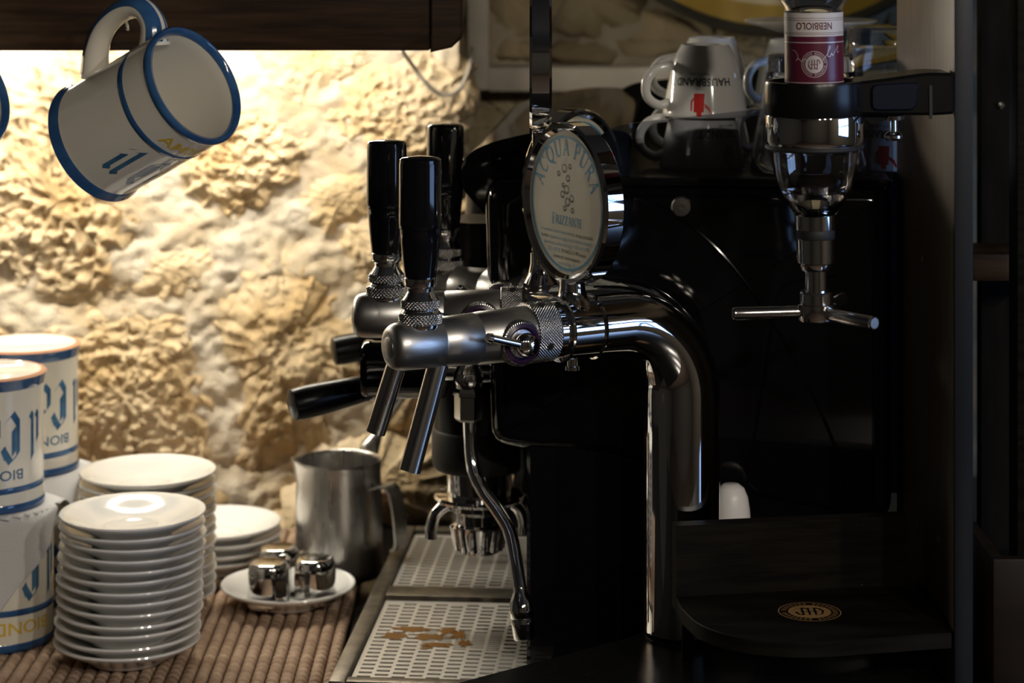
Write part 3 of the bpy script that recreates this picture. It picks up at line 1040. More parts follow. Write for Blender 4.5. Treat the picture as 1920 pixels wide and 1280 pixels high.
# core, lower body and back
MB().add(*box(.004, .29, .030, .06, .150, .404, .004)).add(*box(.004, .345, .058, .47, .150, .404, .006)).build('body', 'black_satin', mc)
x1 = (986 - 960) / S0
P = round_poly([(x1, MZ), (.29, MZ), (.29, .20), (x1, .20)], [0, .01, .01, .006], 4)
MB().add(*prism(P, [(.006, .003), (.009, 0), (.47, 0)])).build('lower_panel', 'black_gloss', mc, angle=40)
# curved front cover over the groups
S1 = F / 1.90
def mxz1(px, py):
    return ((px - 960) / S1, CZ - (py - YH) / S1)
P = [mxz1(858, 348), mxz1(905, 405), mxz1(960, 420), mxz1(1160, 360), mxz1(1180, 245), mxz1(1090, 232), mxz1(1000, 243), mxz1(920, 262), mxz1(878, 280), mxz1(858, 305)]
P = P[:1] + P[1:]
P = round_poly(P, [.006, .01, .01, .004, .01, .03, .03, .02, .012, .008], 5)
fa = MB().add(*prism(P, [(.034, .004), (.037, 0), (.463, 0), (.466, .004)])).build('front_cover', 'black_gloss', mc, angle=40)
a = mxz1(868, 322)
pts = [mxz1(856, 330), mxz1(900, 318), mxz1(960, 302), mxz1(1040, 292)]
MB().add(*tube(spline([(p[0], .035, p[1]) for p in pts], 6), .0016, 8)).build('cover_seam', 'black_gloss', fa)
# cup tray on top with smoked guards
TZ = mxz(0, 337)[1]
MB().add(*box(.085, .296, .004, .06, TZ - .004, TZ + .002, .001)).add(*box(.085, .350, .06, .465, TZ - .004, TZ + .002, .001)).build('cup_tray', 'black_satin', mc)
gp = [(.060, TZ + .001), (.298, TZ + .001), (.298, .476), (.203, .4645), (.082, .4500), (.066, .440)]
gp = round_poly(gp, [.004, 0, 0, .02, .01, .01], 4)
MB().add(*prism(gp, [(.006, 0), (.009, 0)])).build('guard_panel', 'smoked', mc, smooth=False)
MB().add(*prism(gp, [(.452, 0), (.456, 0)])).build('guard_panel', 'black_satin', mc, smooth=False)
# group heads
def group_head(y):
    g = part_empty('group_head', mc, (-.037, y, 0))
    MB().add(*lathe([(.0385, .186), (.0385, .27), (.034, .30), (.030, .36)], 56, True, True)).build('housing', 'black_satin', g)
    MB().add(*lathe([(0, .150), (.030, .150), (.037, .1515), (.0395, .155), (.0400, .160), (.0400, .1835), (.0388, .1855), (.036, .1865)], 56)).build('collar', 'black_matte', g)
    MB().add(*lathe([(.0255, .118), (.0265, .119), (.0265, .150)], 48, True, True)).build('shower', 'chrome_worn', g)
    return g
group_head(.12)
group_head(.315)
# steam valve knob
kp = ML(IMG(682, 690, 1.90))
kb = part_empty('steam_knob', mc, kp)
MB().add(*lathe([(0, .001), (.019, .001), (.0215, .0), (.0228, .002), (.0228, .006), (.0220, .008), (.0222, .060), (.018, .064)], 48, False, True), ALONG_X).build('grip', 'black_gloss', kb)
MB().add(*tube([(.06, 0, 0), (.13, 0, 0)], .009, 20)).build('spindle', 'chrome', kb)
# steam wand
wd = part_empty('steam_wand', mc)
D2 = 1.875
c = ML(IMG(878, 712, D2))
MB().add(*lathe([(.004, -.008), (.010, -.006), (.0125, .0), (.011, .007), (.008, .012), (.008, .020)], 32, True, True), TR(*c)).build('valve_body', 'chrome', wd)
a = ML(IMG(878, 735, D2)); b = ML(IMG(878, 788, D2))
MB().add(*lathe([(.0098, b.z), (.0112, b.z + .002), (.0112, a.z - .003), (.0128, a.z - .002), (.0128, a.z + .001), (.0105, a.z + .004)], 6, True, True), TR(a.x, a.y, 0)).build('nut', 'chrome_worn', wd, smooth=False)
MB().add(*tube([c + Vector((0, 0, .004)), c + Vector((.05, .02, .004))], .007, 20)).build('elbow', 'chrome', wd)
pts = [ML(IMG(p[0], p[1], D2 - .044 * max(0, (p[1] - 850) / 255))) for p in [(880, 780), (882, 830), (888, 880), (905, 918), (932, 955), (955, 995), (966, 1045), (975, 1105)]]
MB().add(*tube(spline(pts, 7), .0054, 20)).build('pipe', 'chrome', wd)
t0, t1 = ML(IMG(974, 1098, D2 - .044)), ML(IMG(984, 1198, D2 - .050))
Lr = (t1 - t0).length
MB().add(*lathe([(.0045, 0), (.0050, .001), (.0050, .004), (.0062, .006), (.0088, .012), (.0100, .018), (.0098, .0235), (.0094, .0240), (.0096, .0245), (.0088, Lr - .001), (.0080, Lr), (.0045, Lr - .002)], 36, True, True), frame_mat((1, 0, 0), t1 - t0, t0)).build('tip', 'chrome', wd)
# tip of the other steam wand, far side
t0, t1 = ML(IMG(722, 790, 2.28)), ML(IMG(687, 850, 2.28))
Lr = (t1 - t0).length
fw = part_empty('steam_wand', mc)
MB().add(*lathe([(.004, 0), (.0045, Lr * .35), (.0075, Lr * .6), (.0098, Lr * .8), (.0090, Lr * .95), (.005, Lr * 1.03), (0, Lr * 1.05)], 28, True), frame_mat((1, 0, 0), t1 - t0, t0)).build('tip', 'steel', fw)
MB().add(*tube(spline([t0 + (t1 - t0) * .1, t0 - (t1 - t0) * .5, ML(IMG(790, 700, 2.28)), ML(IMG(880, 640, 2.28))], 6), .0042, 14)).build('pipe', 'chrome', fw)

# portafilters locked into the groups
def portafilter(y, end, label, grp):
    g = Vector((-.037, y, 0))
    gw = Vector((MO.x + g.x * ca - g.y * sa, MO.y + g.x * sa + g.y * ca, 0))
    t = thing('portafilter', label, 'portafilter', (gw.x, gw.y, .080), 0, grp)
    MB().add(*lathe([(0, .002), (.014, .0), (.017, .001), (.0215, .018), (.0222, .024), (.0210, .026), (.0210, .034), (.0270, .038), (.0275, .070), (.0260, .072)], 48)).build('basket_holder', 'chrome', t, angle=30)
    MB().add(*lathe([(.0275, .044), (.0372, .0445), (.0384, .0470), (.0372, .0492), (.0275, .0500)], 56)).build('flange', 'chrome', t)
    mb = MB()
    for k in range(14):
        a = 2 * math.pi * k / 14
        mb.add(*tube([(.0188 * math.cos(a), .0188 * math.sin(a), .004), (.0222 * math.cos(a), .0222 * math.sin(a), .023)], .0026, 8))
    mb.build('rib_crown', 'chrome', t)
    u = Vector((end[0] - gw.x, end[1] - gw.y, 0)).normalized()
    for k, s in enumerate((Vector((-1, -.05, 0)), Vector((.94, .3, 0)))):
        pts = [s * .018 + Vector((0, 0, .038)), s * .027 + Vector((0, 0, .040)), s * .036 + Vector((0, 0, .033)), s * .040 + Vector((0, 0, .022)), s * .0405 + Vector((0, 0, .012))]
        MB().add(*tube(spline(pts, 6), .0052, 14)).build('spout', 'chrome', t)
    hz = end[2] - .080
    e = Vector((end[0] - gw.x, end[1] - gw.y, hz))
    Ld = e.length
    L = (Vector((e.x, e.y, 0))).length
    MB().add(*tube([u * .036 + Vector((0, 0, hz)), u * (L - .066) + Vector((0, 0, hz))], [.008, .006], 18)).build('neck', 'chrome', t)
    prof = [(.009, 0), (.0105, .002), (.0118, .02), (.0132, .045), (.0134, .060), (.0126, .068), (.009, .0695), (0, .0698)]
    prof = [(r, z * 1.0) for r, z in prof]
    MB().add(*lathe(prof, 36, True), frame_mat((0, 0, 1), u - Vector((0, 0, .13)), u * (L - .0700) + Vector((0, 0, hz + .0055)))).build('handle', 'black_satin', t)
    return t
e = IMG(543, 752, 1.90)
portafilter(.12, e, 'chrome portafilter of the near group with its long black handle', 'portafilters')
e = IMG(621, 652, 2.12)
portafilter(.315, e, 'portafilter of the far group, only its black handle in view', 'portafilters')

# ================================================================== drip tray
dt = thing('drip_tray', 'dark metal drip tray with two slotted steel grates', 'drip tray', MO, YAW)
X0, X1, Y0, Y1, TZt = -.1375, .030, -.056, .400, .027
mb = MB()
fwid = .0135
mb.add(*box(X0, X0 + fwid, Y0, Y1, MZ, TZt, .0015))
mb.build('side_rail', 'tray_metal', dt)
MB().add(*box(X0 + fwid, X1, Y0, Y0 + .012, MZ, TZt, .0012)).build('front_rail', 'tray_metal', dt)
MB().add(*box(X0 + fwid, X1, Y1 - .014, Y1, MZ, TZt, .0012)).build('rear_rail', 'tray_metal', dt)
MB().add(*box(X0 + fwid, X1, .172, .200, MZ, TZt, .0012)).build('cross_rail', 'tray_metal', dt)
MB().add(*box(X0 + fwid, X1, Y0 + .012, Y1 - .014, MZ, MZ + .004)).build('pan', 'black_matte', dt)
def grate(x0, x1, y0, y1, z, seed):
    """a thin steel plate with staggered rows of slots, the middle field with finer ones"""
    mb = MB()
    vs, fs = [], []
    def q(a, b, c, d):
        o = len(vs)
        vs.extend([(a, c, z), (b, c, z), (b, d, z), (a, d, z)])
        fs.append([o, o + 1, o + 2, o + 3])
    pitch, sl, rp, sw = .0135, .0106, .0098, .0043
    q(x0, x1, y0, y0 + .004)
    q(x0, x1, y1 - .004, y1)
    ym, xm = (y0 + y1) / 2 - .004, x0 + .082
    x = x0 + .004
    q(x0, x, y0 + .004, y1 - .004)
    k = 0
    while x + sl < x1 - .003:
        ya, yb = y0 + .004, y1 - .004
        y = ya
        s = ya + (.0015 if k % 2 else .0015 + rp / 2)
        slots = []
        while s + sw < yb - .001:
            fine = abs(s - ym) < .024 and abs(x + sl / 2 - xm) < .033
            if fine:
                slots.append((s, s + rp / 4))
                slots.append((s + rp / 2, s + rp * .75))
            else:
                slots.append((s, s + sw))
            s += rp
        for (a, b) in slots:
            q(x, x + sl, y, a)
            y = b
        q(x, x + sl, y, yb)
        nx = min(x + pitch, x1)
        q(x + sl, nx, ya, yb)
        x = nx
        k += 1
    if x < x1:
        q(x, x1, y0 + .004, y1 - .004)
    mb.add(vs, fs)
    o = mb.build('grate', 'grate_steel', dt, smooth=False)
    m = o.modifiers.new('thickness', 'SOLIDIFY')
    m.thickness = .0015
    return o
g1 = grate(X0 + fwid + .001, X1, Y0 + .013, .171, .0225, 1)
g2 = grate(X0 + fwid + .001, X1, .201, Y1 - .015, .0225, 2)
# coffee spilt on the near grate
def blob(cx, cy, rx, ry, seed, z):
    n = 26
    vs = [(cx, cy, z)]
    for i in range(n):
        a = 2 * math.pi * i / n
        k = 1 + .9 * noise.noise(Vector((math.cos(a) * 2.6, math.sin(a) * 2.6, seed)))
        vs.append((cx + rx * k * math.cos(a), cy + ry * k * math.sin(a), z))
    return vs, [[0, i + 1, (i + 1) % n + 1] for i in range(n)]
mb = MB()
for (px, py, rx, ry) in [(742, 1190, .010, .007), (768, 1178, .012, .008), (812, 1192, .013, .007), (820, 1207, .012, .005), (862, 1188, .006, .012), (838, 1180, .007, .008), (800, 1212, .005, .004), (872, 1204, .005, .007)]:
    d = (CZ - .0235) * F / (py - YH)
    p = ML(((px - 960) * d / F, d, .0))
    mb.add(*blob(p.x, p.y, rx, ry, px * .1, .0229))
o = mb.build('coffee_spill', 'coffee', g1, smooth=False)

# ================================================================== tap tower
TX, TY = .133, 1.768
TZA = .314                     # height of the tap axes
tw = thing('tap_tower', 'chrome drinks tower with three fanned taps and round signs', 'tap tower', (TX, TY, LZ), 0)
HA = TZA - LZ
DIRS = []
for (lx, ly) in ((-.0645, 1.652), (-.0945, 1.770), (-.054, 1.905)):
    v = Vector((lx - TX, ly - TY, 0))
    DIRS.append((v.normalized(), v.length - .126))
MB().add(*lathe([(0, 0), (.0345, 0), (.0345, .0008), (.0335, .0014), (.028, .0016), (0, .0016)], 56)).build('base_flange', 'black_satin', tw)
RB = .056
for i, (u, s) in enumerate(DIRS):
    off = .006
    path = [u * off + Vector((0, 0, .004 + (HA - RB - .004) * k / 6)) for k in range(7)]
    for k in range(1, 13):
        a = math.pi / 2 * k / 12
        path.append(u * (off + RB * (1 - math.cos(a))) + Vector((0, 0, HA - RB + RB * math.sin(a))))
    if off + RB < s - .016:
        path.append(u * (s - .012) + Vector((0, 0, HA)))
    n = len(path)
    rr = [.0285] * 7 + [.0285 - .0060 * (k / 12) for k in range(1, 13)]
    rr += [.0225] * (n - len(rr))
    MB().add(*tube(path, rr, 40)).build('arm', 'chrome', tw, angle=60)
def bubble_print(M):
    mb = MB()
    for (x, y, r) in [(-.06, .33, .060), (.10, .37, .035), (.04, .19, .045), (-.22, .24, .033), (.0, .02, .062), (-.11, -.06, .048), (.15, -.10, .050), (.03, -.16, .058), (-.05, -.26, .036), (.17, -.27, .036), (-.09, .08, .03)]:
        vs, fs = stroke2d(arc2d(x, y, r, r, 0, 360, 20), .014)
        mb.add([(a, b, 0) for a, b in vs], fs, M)
        vs, fs = stroke2d(arc2d(x + r * .2, y - r * .2, r * .5, r * .5, 200, 340, 8), .010)
        mb.add([(a, b, 0) for a, b in vs], fs, M)
    return mb
def sign_print(sg, M, k):
    """the printed face; M maps x right, y up, z out; the disc has radius 1 in print units times k"""
    S = M @ Matrix.Scale(k, 4)
    mb = MB()
    ring = arc2d(0, 0, .93, .93, 0, 360, 72)
    vs, fs = stroke2d(ring, .035)
    mb.add([(a, b, 0) for a, b in vs], fs, S)
    word = 'ACQUA PURA'
    size = .185
    total = sum(ROMAN[c][0] for c in word) * size
    Rw = .67
    span = math.radians(150)
    x = 0
    for ch in word:
        wd_, strokes = ROMAN[ch]
        ang = math.pi / 2 + span / 2 - span * ((x + wd_ * size / 2) / total)
        x += wd_ * size
        for poly, ww in strokes:
            vs, fs = stroke2d(poly, ww)
            out = []
            for a, b in vs:
                lx_, ly_ = (a - wd_ / 2) * size * 1.05, b * size * 1.25
                rr, aa = Rw + ly_, ang - lx_ / (Rw + .1)
                out.append((rr * math.cos(aa), rr * math.sin(aa), 0))
            mb.add(out, fs, S)
    for vs, fs in roman('RIZZANTE', .125):
        mb.add([(a + .065, b - .185 - .125, 0) for a, b in vs], fs, S)
    for vs, fs in roman('F', .165):
        mb.add([(a - .335, b - .185 - .14, 0) for a, b in vs], fs, S)
    mb.build('sign_lettering', 'print_blue', sg, smooth=False)
    mb, mk = MB(), MB()
    L = [[('In questo locale viene servita ', 0), ('acqua potabile', 1)], [('trattata', 1), (' e gassata con aggiunta di anidride carbonica', 0)], [('alimentare conforme alle leggi n. 205 (14/10/99)', 0)],
         [('CEE n. 80/778. ', 0), ('DM 443/21-12-1990 miscela', 1)], [('al momento per il consumo estemporaneo', 1)], [('e protetto. Art.15 legge n. 183', 0)], [('del 10-5-1987', 0)]]
    y = -.44
    for line in L:
        full = ''.join(t for t, _ in line)
        vs, fs = text2d(full, .076, 'LEFT')
        W = max(v[0] for v in vs)
        sx = min(1.0, 2 * math.sqrt(max(.05, .84 ** 2 - (y + .03) ** 2)) / W)
        x = -W / 2
        for t, bk in line:
            vs, fs = text2d(t + ('.' if t.endswith(' ') else ''), .076, 'LEFT')
            vt, ft = text2d(t.rstrip() or t, .076, 'LEFT')
            (mk if bk else mb).add([((x + a) * sx, b + y, 0) for a, b in vt], ft, S)
            x += max(v[0] for v in vs)
        y -= .088
    mb.build('sign_small_print', 'print_pale_blue', sg, smooth=False)
    mk.build('sign_small_print', 'print_black', sg, smooth=False)
    bubble_print(S @ TR(0, .17, 0) @ Matrix.Scale(.95, 4)).build('sign_bubbles', 'print_black', sg, smooth=False)

def sign(i, u, s, zc, rd, stem_top, flat=False):
    """round sign on a stem above the clamp, facing along u"""
    M = frame_mat((-u.y, u.x, 0), u, u * s + Vector((0, 0, HA + zc)))          # z axis = u
    sg = part_empty('sign', tw, M=M)
    t = .0082
    prof = [(rd - .007, -t + .003), (rd - .0045, -t), (rd - .0015, -t), (rd, -t + .0018), (rd, t - .0018), (rd - .0015, t), (rd - .0045, t), (rd - .007, t - .003)]
    MB().add(*lathe(prof, 72)).build('housing', 'chrome', sg)
    for k in (1, -1):
        MB().add(*lathe([(0, k * (t - .0032)), (rd - .0055, k * (t - .0032))][::k], 64)).build('face', 'sign_face', sg, smooth=False)
        # print: x to the reader's right, y up, z out of the face
        out = Vector((0, 0, k))
        upv = Vector((0, 0, 1))
        upl = (M.to_3x3().inverted() @ upv)
        xr_ = upl.cross(out)
        PM = Matrix((xr_, upl, out)).transposed().to_4x4()
        PM.translation = out * (t - .0030)
        sign_print(sg, PM, rd - .0070)
    return sg
for i, (u, s) in enumerate(DIRS):
    rz = math.atan2(u.y, u.x)
    st = s + (.010 if i == 1 else 0)          # the middle sign sits a little farther out
    # clamp block with the stem
    cl = part_empty('clamp', tw, (u.x * st, u.y * st, HA), rz)
    MB().add(*lathe([(.0215, -.017), (.0238, -.0165), (.0242, -.015), (.0228, -.0135), (.0228, .010), (.0242, .0115), (.0238, .013), (.0200, .0135)], 56, True, True), ALONG_X).build('clamp_ring', 'chrome', cl)
    MB().add(*lathe([(.0035, -.031), (.0055, -.0305), (.0055, -.028), (.0040, -.0275), (.0040, -.020)], 24, True)).build('clamp_screw', 'chrome', cl)
    if i == 1:
        MB().add(*lathe([(.0165, .0125), (.0160, .018), (.0125, .024), (.0095, .030), (.0078, .038), (.0078, .046)], 40, True, True), TR(0, -.010, 0)).build('stem', 'chrome', cl)
        # tall flat bar that carries the high middle sign
        z0, z1 = .045, .137
        MB().add(*box(-.0065, .0065, -.019, -.009, z0, z1, .002)).build('sign_bar', 'chrome', cl)
    else:
        MB().add(*lathe([(.0185, .0120), (.0165, .017), (.0130, .0205), (.0105, .0245), (.0095, .030), (.0095, .036)], 40, True, True)).build('stem', 'chrome', cl)
    if i == 1:
        sign(i, u, st, .1365 + .056, .0565, 0)
    else:
        sign(i, u, s, .0915, .0590, 0)
    # the tap
    tp = part_empty('tap', tw, (u.x * s, u.y * s, HA), rz)
    MB().add(*lathe([(.0195, .012), (.0205, .0125), (.0205, .0205), (.0195, .021)], 48, True, True), ALONG_X).build('chrome_band', 'chrome', tp)
    mb = MB().add(*knurl_ring(.0215, .0200, .0400, 60, .0005), ALONG_X)
    kc = mb.build('knurled_collar', 'knurl', tp, angle=180)
    for a in (70, 160, 250, 340):
        a = math.radians(a)
        Mh = frame_mat((1, 0, 0), (0, math.cos(a), math.sin(a)), (.031, .0211 * math.cos(a), .0211 * math.sin(a)))
        MB().add(*lathe([(.0026, .0), (.0026, .0012)], 16, True, True), Mh).build('pin_hole', 'black_matte', kc)
    body = [(.0192, .0385), (.0196, .040), (.0184, .0815), (.0179, .0820), (.0179, .0828), (.0183, .0833), (.0175, .1115), (.0171, .112), (.0171, .1132), (.0175, .1137), (.0169, .1410), (.0165, .1446), (.0156, .1474), (.0140, .1496), (.0118, .1508), (.0095, .1512), (.0, .1514)]
    MB().add(*lathe(body, 56), ALONG_X).build('body', 'brushed', tp, angle=45)
    MB().add(*lathe([(.0072, .1500), (.0072, .1517), (.0066, .1520), (0, .1521)], 32), ALONG_X).build('end_cap', 'brushed', tp)
    LX = TR(.126, 0, 0)
    MB().add(*lathe([(.0140, .0120), (.0143, .0130), (.0143, .0160)], 40, True, True), LX).build('lever_seat', 'chrome', tp)
    MB().add(*knurl_ring(.0148, .0142, .0226, 34, .0009), LX).build('knurled_ring', 'knurl', tp, angle=180)
    MB().add(*lathe([(.0138, .0222), (.0130, .0240), (.0112, .0258)], 40, True, True), LX).build('lever_collar', 'chrome', tp)
    MB().add(*knurl_ring(.0133, .0252, .0320, 32, .0008), LX).build('knurled_ring', 'knurl', tp, angle=180)
    MB().add(*lathe([(.0128, .0318), (.0108, .0345), (.0092, .0375), (.0096, .0400), (.0112, .0412), (.0114, .0418), (.0114, .0468), (.0108, .0474)], 44, True, True), LX).build('lever_neck', 'chrome', tp, angle=30)
    hd = [(.0106, .0472), (.0114, .0480), (.0126, .058), (.0138, .072), (.0144, .0812), (.0150, .0820), (.0152, .086), (.0150, .127), (.0145, .1300), (.0132, .1312), (.008, .1320), (0, .1323)]
    MB().add(*lathe(hd, 56, True), LX).build('lever_handle', 'black_gloss', tp, angle=35)
    # flow regulator on the side
    RGM = TR(.055, 0, -.003)
    MB().add(*knurl_ring(.0160, .0115, .0205, 54, .0005), RGM @ ALONG_Y).build('regulator_ring', 'knurl', tp, angle=180)
    MB().add(*lathe([(.0140, .0200), (.0145, .0212), (.0118, .0222), (.0100, .0205)], 40), RGM @ ALONG_Y).build('regulator_seal', 'purple', tp)
    MB().add(*lathe([(.0062, .0195), (.0062, .0225), (.0083, .0245), (.0088, .0275), (.0070, .0325), (.0035, .0345), (0, .0348)], 32, True), RGM @ ALONG_Y).build('regulator_cap', 'chrome', tp)
    MB().add(*tube([RGM @ Vector((.002, .0285, .0)), RGM @ Vector((.030, .0300, .008)), RGM @ Vector((.0305, .0300, .0081)), RGM @ Vector((.0340, .0302, .0091))], [.0029, .0027, .0036, .0030], 16)).build('regulator_lever', 'chrome', tp)
    # spout
    a, b = Vector((.110, 0, -.010)), Vector((.1345, 0, -.0885))
    MB().add(*lathe([(.0076, 0), (.0076, (b - a).length), (.0064, (b - a).length), (.0064, (b - a).length - .01)], 36, True, True), frame_mat((0, 1, 0), b - a, a)).build('spout', 'chrome_worn', tp)

# ================================================================== post, wooden rest and bottle dispenser
PX, PY0, PY1 = .3062, 1.622, 1.868
ps = thing('side_board', 'brown wooden side board that carries the bottle dispenser', 'board', (PX, PY0, LZ))
MB().add(*box(0, .0118, .004, PY1 - PY0, 0, .75, .001)).build('panel', 'post_wood', ps)
MB().add(*box(-.0004, .0126, 0, .0042, 0, .75, .0008)).build('edge_strip', 'window_tinted_edge', ps)
for (px, py) in [(1727, 1101), (1722, 985), (1731, 486), (1762, 1010)]:
    d = PX * F / (px - 960)
    c = IMG(px, py, d)
    MB().add(*lathe([(.0032, 0), (.0032, .0006), (.0020, .0014), (0, .0015)], 20), TR(-.0001, c.y - PY0, c.z - LZ) @ Matrix.Rotation(-math.pi / 2, 4, 'Y')).build('screw', 'bronze_print', ps)

# rest: low back board and a rounded base plate, fixed to the post
rs = thing('wooden_rest', 'dark wooden rest with rounded base plate and bronze emblem', 'shelf')
ZP = .120
def on_plate(px, py, z=ZP):
    d = (CZ - z) * F / (py - YH)
    return ((px - 960) * d / F, d)
A, B = on_plate(1268, 1118), on_plate(1700, 1096)
C_, D_ = on_plate(1784, 1186), on_plate(1500, 1206)
E_, G_ = on_plate(1380, 1195), on_plate(1310, 1172)
H_ = on_plate(1275, 1138)
poly = [H_, G_, E_, D_, C_, (C_[0], B[1] + .004), (B[0], B[1]), A]
poly = round_poly(poly, [.01, .02, .03, .05, 0, 0, 0, .001], 6)
MB().add(*prism(poly, [(ZP - .0105, 0), (ZP - .0006, 0), (ZP, .0006)], 'xy')).build('base_plate', 'shelf_wood', rs, angle=30)
a, b = Vector((A[0], A[1], 0)), Vector((B[0], B[1], 0))
u = (b - a).normalized()
nrm = Vector((-u.y, u.x, 0))
zt = CZ - (986 - YH) * (A[1]) / F
q = [a, b, b + nrm * .013, a + nrm * .013]
vs = [(p.x, p.y, ZP - .0105) for p in q] + [(p.x, p.y, zt) for p in q]
MB().add(vs, [[3, 2, 1, 0], [4, 5, 6, 7], [0, 1, 5, 4], [1, 2, 6, 5], [2, 3, 7, 6], [3, 0, 4, 7]]).build('back_board', 'shelf_wood', rs, smooth=False)
p = on_plate(1280, 1160)
MB().add(*box(A[0] + .004, A[0] + .012, A[1] - .004, A[1] + .004, LZ, ZP - .0105, .0005)).build('foot', 'shelf_wood', rs)
# emblem on the plate
ec = on_plate(1518, 1147)
ER = .0225
em = MB()
def disc2d(r0, r1, n=64):
    vs = [(r0 * math.cos(2 * math.pi * i / n), r0 * math.sin(2 * math.pi * i / n)) for i in range(n)] + [(r1 * math.cos(2 * math.pi * i / n), r1 * math.sin(2 * math.pi * i / n)) for i in range(n)]
    return vs, [[i, (i + 1) % n, n + (i + 1) % n, n + i][::-1] for i in range(n)]
def seal_shapes(R):
    """light shapes of a round seal: ring of lettering marks, inner disc; and the dark monogram lines on it"""
    light, dark = [], []
    light.append(disc2d(R * .96, R))
    light.append(disc2d(R * .0005, R * .68))
    rnd = random.Random(4)
    n = 34
    for i in range(n):
        a = 2 * math.pi * i / n
        if i % 9 == 8:
            continue
        for dx in (-.035, .03):
            p0, p1 = R * .74, R * .90
            aa = a + dx
            light.append(stroke2d([(p0 * math.cos(aa), p0 * math.sin(aa)), (p1 * math.cos(aa), p1 * math.sin(aa))], R * .025))
        rr = R * rnd.choice([.745, .82, .895])
        light.append(stroke2d([(rr * math.cos(a - .04), rr * math.sin(a - .04)), (rr * math.cos(a + .035), rr * math.sin(a + .035))], R * .025))
    for poly in [[(-.22, .34), (-.22, -.34)], [(-.02, .36), (-.02, -.36)], [(.18, .34), (.18, -.34)], [(-.42, .30), (-.22, .38), (-.02, .28), (.18, .38), (.34, .28)], [(-.44, -.05), (-.36, -.30), (-.20, -.36)], [(.34, .28), (.44, .05), (.36, -.30), (.18, -.38)], [(-.5, .12), (-.40, .22)], [(-.30, 0), (.30, 0)]]:
        vs, fs = nib2d([(x * R, y * R) for x, y in poly], (R * .032, R * .022))
        dark.append((vs, fs))
    return light, dark
li, dk = seal_shapes(ER)
for vs, fs in li:
    em.add([(ec[0] + x, ec[1] + y, ZP + .0003) for x, y in vs], fs)
o = em.build('emblem', 'bronze_print', rs, smooth=False)
em = MB()
for vs, fs in dk:
    em.add([(ec[0] + x, ec[1] + y, ZP + .0005) for x, y in vs], fs)
em.build('emblem_monogram', 'black_wood', rs, smooth=False)

# bottle dispenser
DD = 1.62
ax = IMG(1531, 0, DD).x
dp = thing('bottle_dispenser', 'spirit dispenser with black ring, glass bowl and three-armed chrome tap', 'dispenser', (ax, DD, IMG(0, 600, DD).z))
dp.rotation_euler = (0, math.radians(-.7), 0)
Z00 = IMG(0, 600, DD).z
def dz(py):
    return IMG(0, py, DD).z - Z00
def dr(px):
    return px * DD / F
MB().add(*lathe([(dr(86), dz(214)), (dr(91.5), dz(214)), (dr(92.5), dz(211)), (dr(92.5), dz(156)), (dr(91), dz(151)), (dr(84), dz(151)), (dr(82), dz(156)), (dr(82), dz(214)), (dr(86), dz(214))], 72)).build('ring', 'black_satin', dp)
MB().add(*lathe([(dr(70), dz(270)), (dr(84), dz(276)), (dr(89), dz(270)), (dr(91), dz(262)), (dr(91), dz(217)), (dr(90), dz(214))], 72)).build('chrome_band', 'chrome', dp)
MB().add(*tube([(dr(88) * math.cos(a * math.pi / 36), dr(88) * math.sin(a * math.pi / 36), dz(275)) for a in range(72)], dr(4.5), 10, closed=True)).build('gasket', 'black_rubber', dp)
out = [(38, 402), (46, 390), (60, 370), (70, 350), (76, 325), (79, 300), (80, 284)]
ins = [(77, 284), (76, 300), (73, 325), (67, 349), (57, 368), (44, 386), (30, 396), (0, 397)]
MB().add(*lathe([(0, dz(402))] + [(dr(a), dz(b)) for a, b in out + ins], 72)).build('glass_bowl', 'glass', dp, angle=60)
MB().add(*lathe([(0, dz(396.2)), (dr(29.5), dz(395.2)), (dr(43.3), dz(385.5)), (dr(56.3), dz(367.5)), (dr(62), dz(358.5)), (0, dz(358.5))], 64)).build('spirit', 'spirit', dp, angle=40)
MB().add(*lathe([(dr(22), dz(396)), (dr(24), dz(396)), (dr(25), dz(350)), (dr(22), dz(350))], 40, True, True)).build('inner_valve', 'clear_plastic', dp)
MB().add(*lathe([(dr(36), dz(430)), (dr(37.5), dz(429)), (dr(37.5), dz(403)), (dr(36), dz(402))], 48, True, True)).build('collar', 'chrome', dp)
MB().add(*lathe([(dr(35.5), dz(446)), (dr(36), dz(445)), (dr(36), dz(430)), (dr(35.5), dz(429))], 48, True, True)).build('seal', 'black_rubber', dp)
MB().add(*lathe([(dr(20), dz(507)), (dr(27), dz(506)), (dr(30), dz(500)), (dr(31), dz(493)), (dr(35), dz(491)), (dr(35.5), dz(447)), (dr(34), dz(445))], 48, True, True)).build('barrel', 'chrome', dp, angle=30)
MB().add(*lathe([(dr(21), dz(546)), (dr(21), dz(505))], 40, True, True)).build('neck', 'chrome', dp)
MB().add(*lathe([(dr(33), dz(600)), (dr(34), dz(598)), (dr(34), dz(574)), (dr(37), dz(573)), (dr(37), dz(569)), (dr(32), dz(568)), (dr(32), dz(548)), (dr(30), dz(545))], 48, True, True)).build('hub', 'chrome', dp, angle=30)
for k, an in enumerate((184, 304, 64)):
    a = math.radians(an)
    v = Vector((math.cos(a), math.sin(a), 0))
    zz = Vector((0, 0, dz(584)))
    Lb = .0585
    M = frame_mat((0, 0, 1), v, zz + v * .011)
    MB().add(*lathe([(.0038, 0), (.0044, .002), (.0044, Lb - .0135), (.0042, Lb - .0128), (.0044, Lb - .012), (.0036, Lb - .011), (0, Lb - .011)], 24), M).build('arm', 'chrome_worn', dp, angle=30)
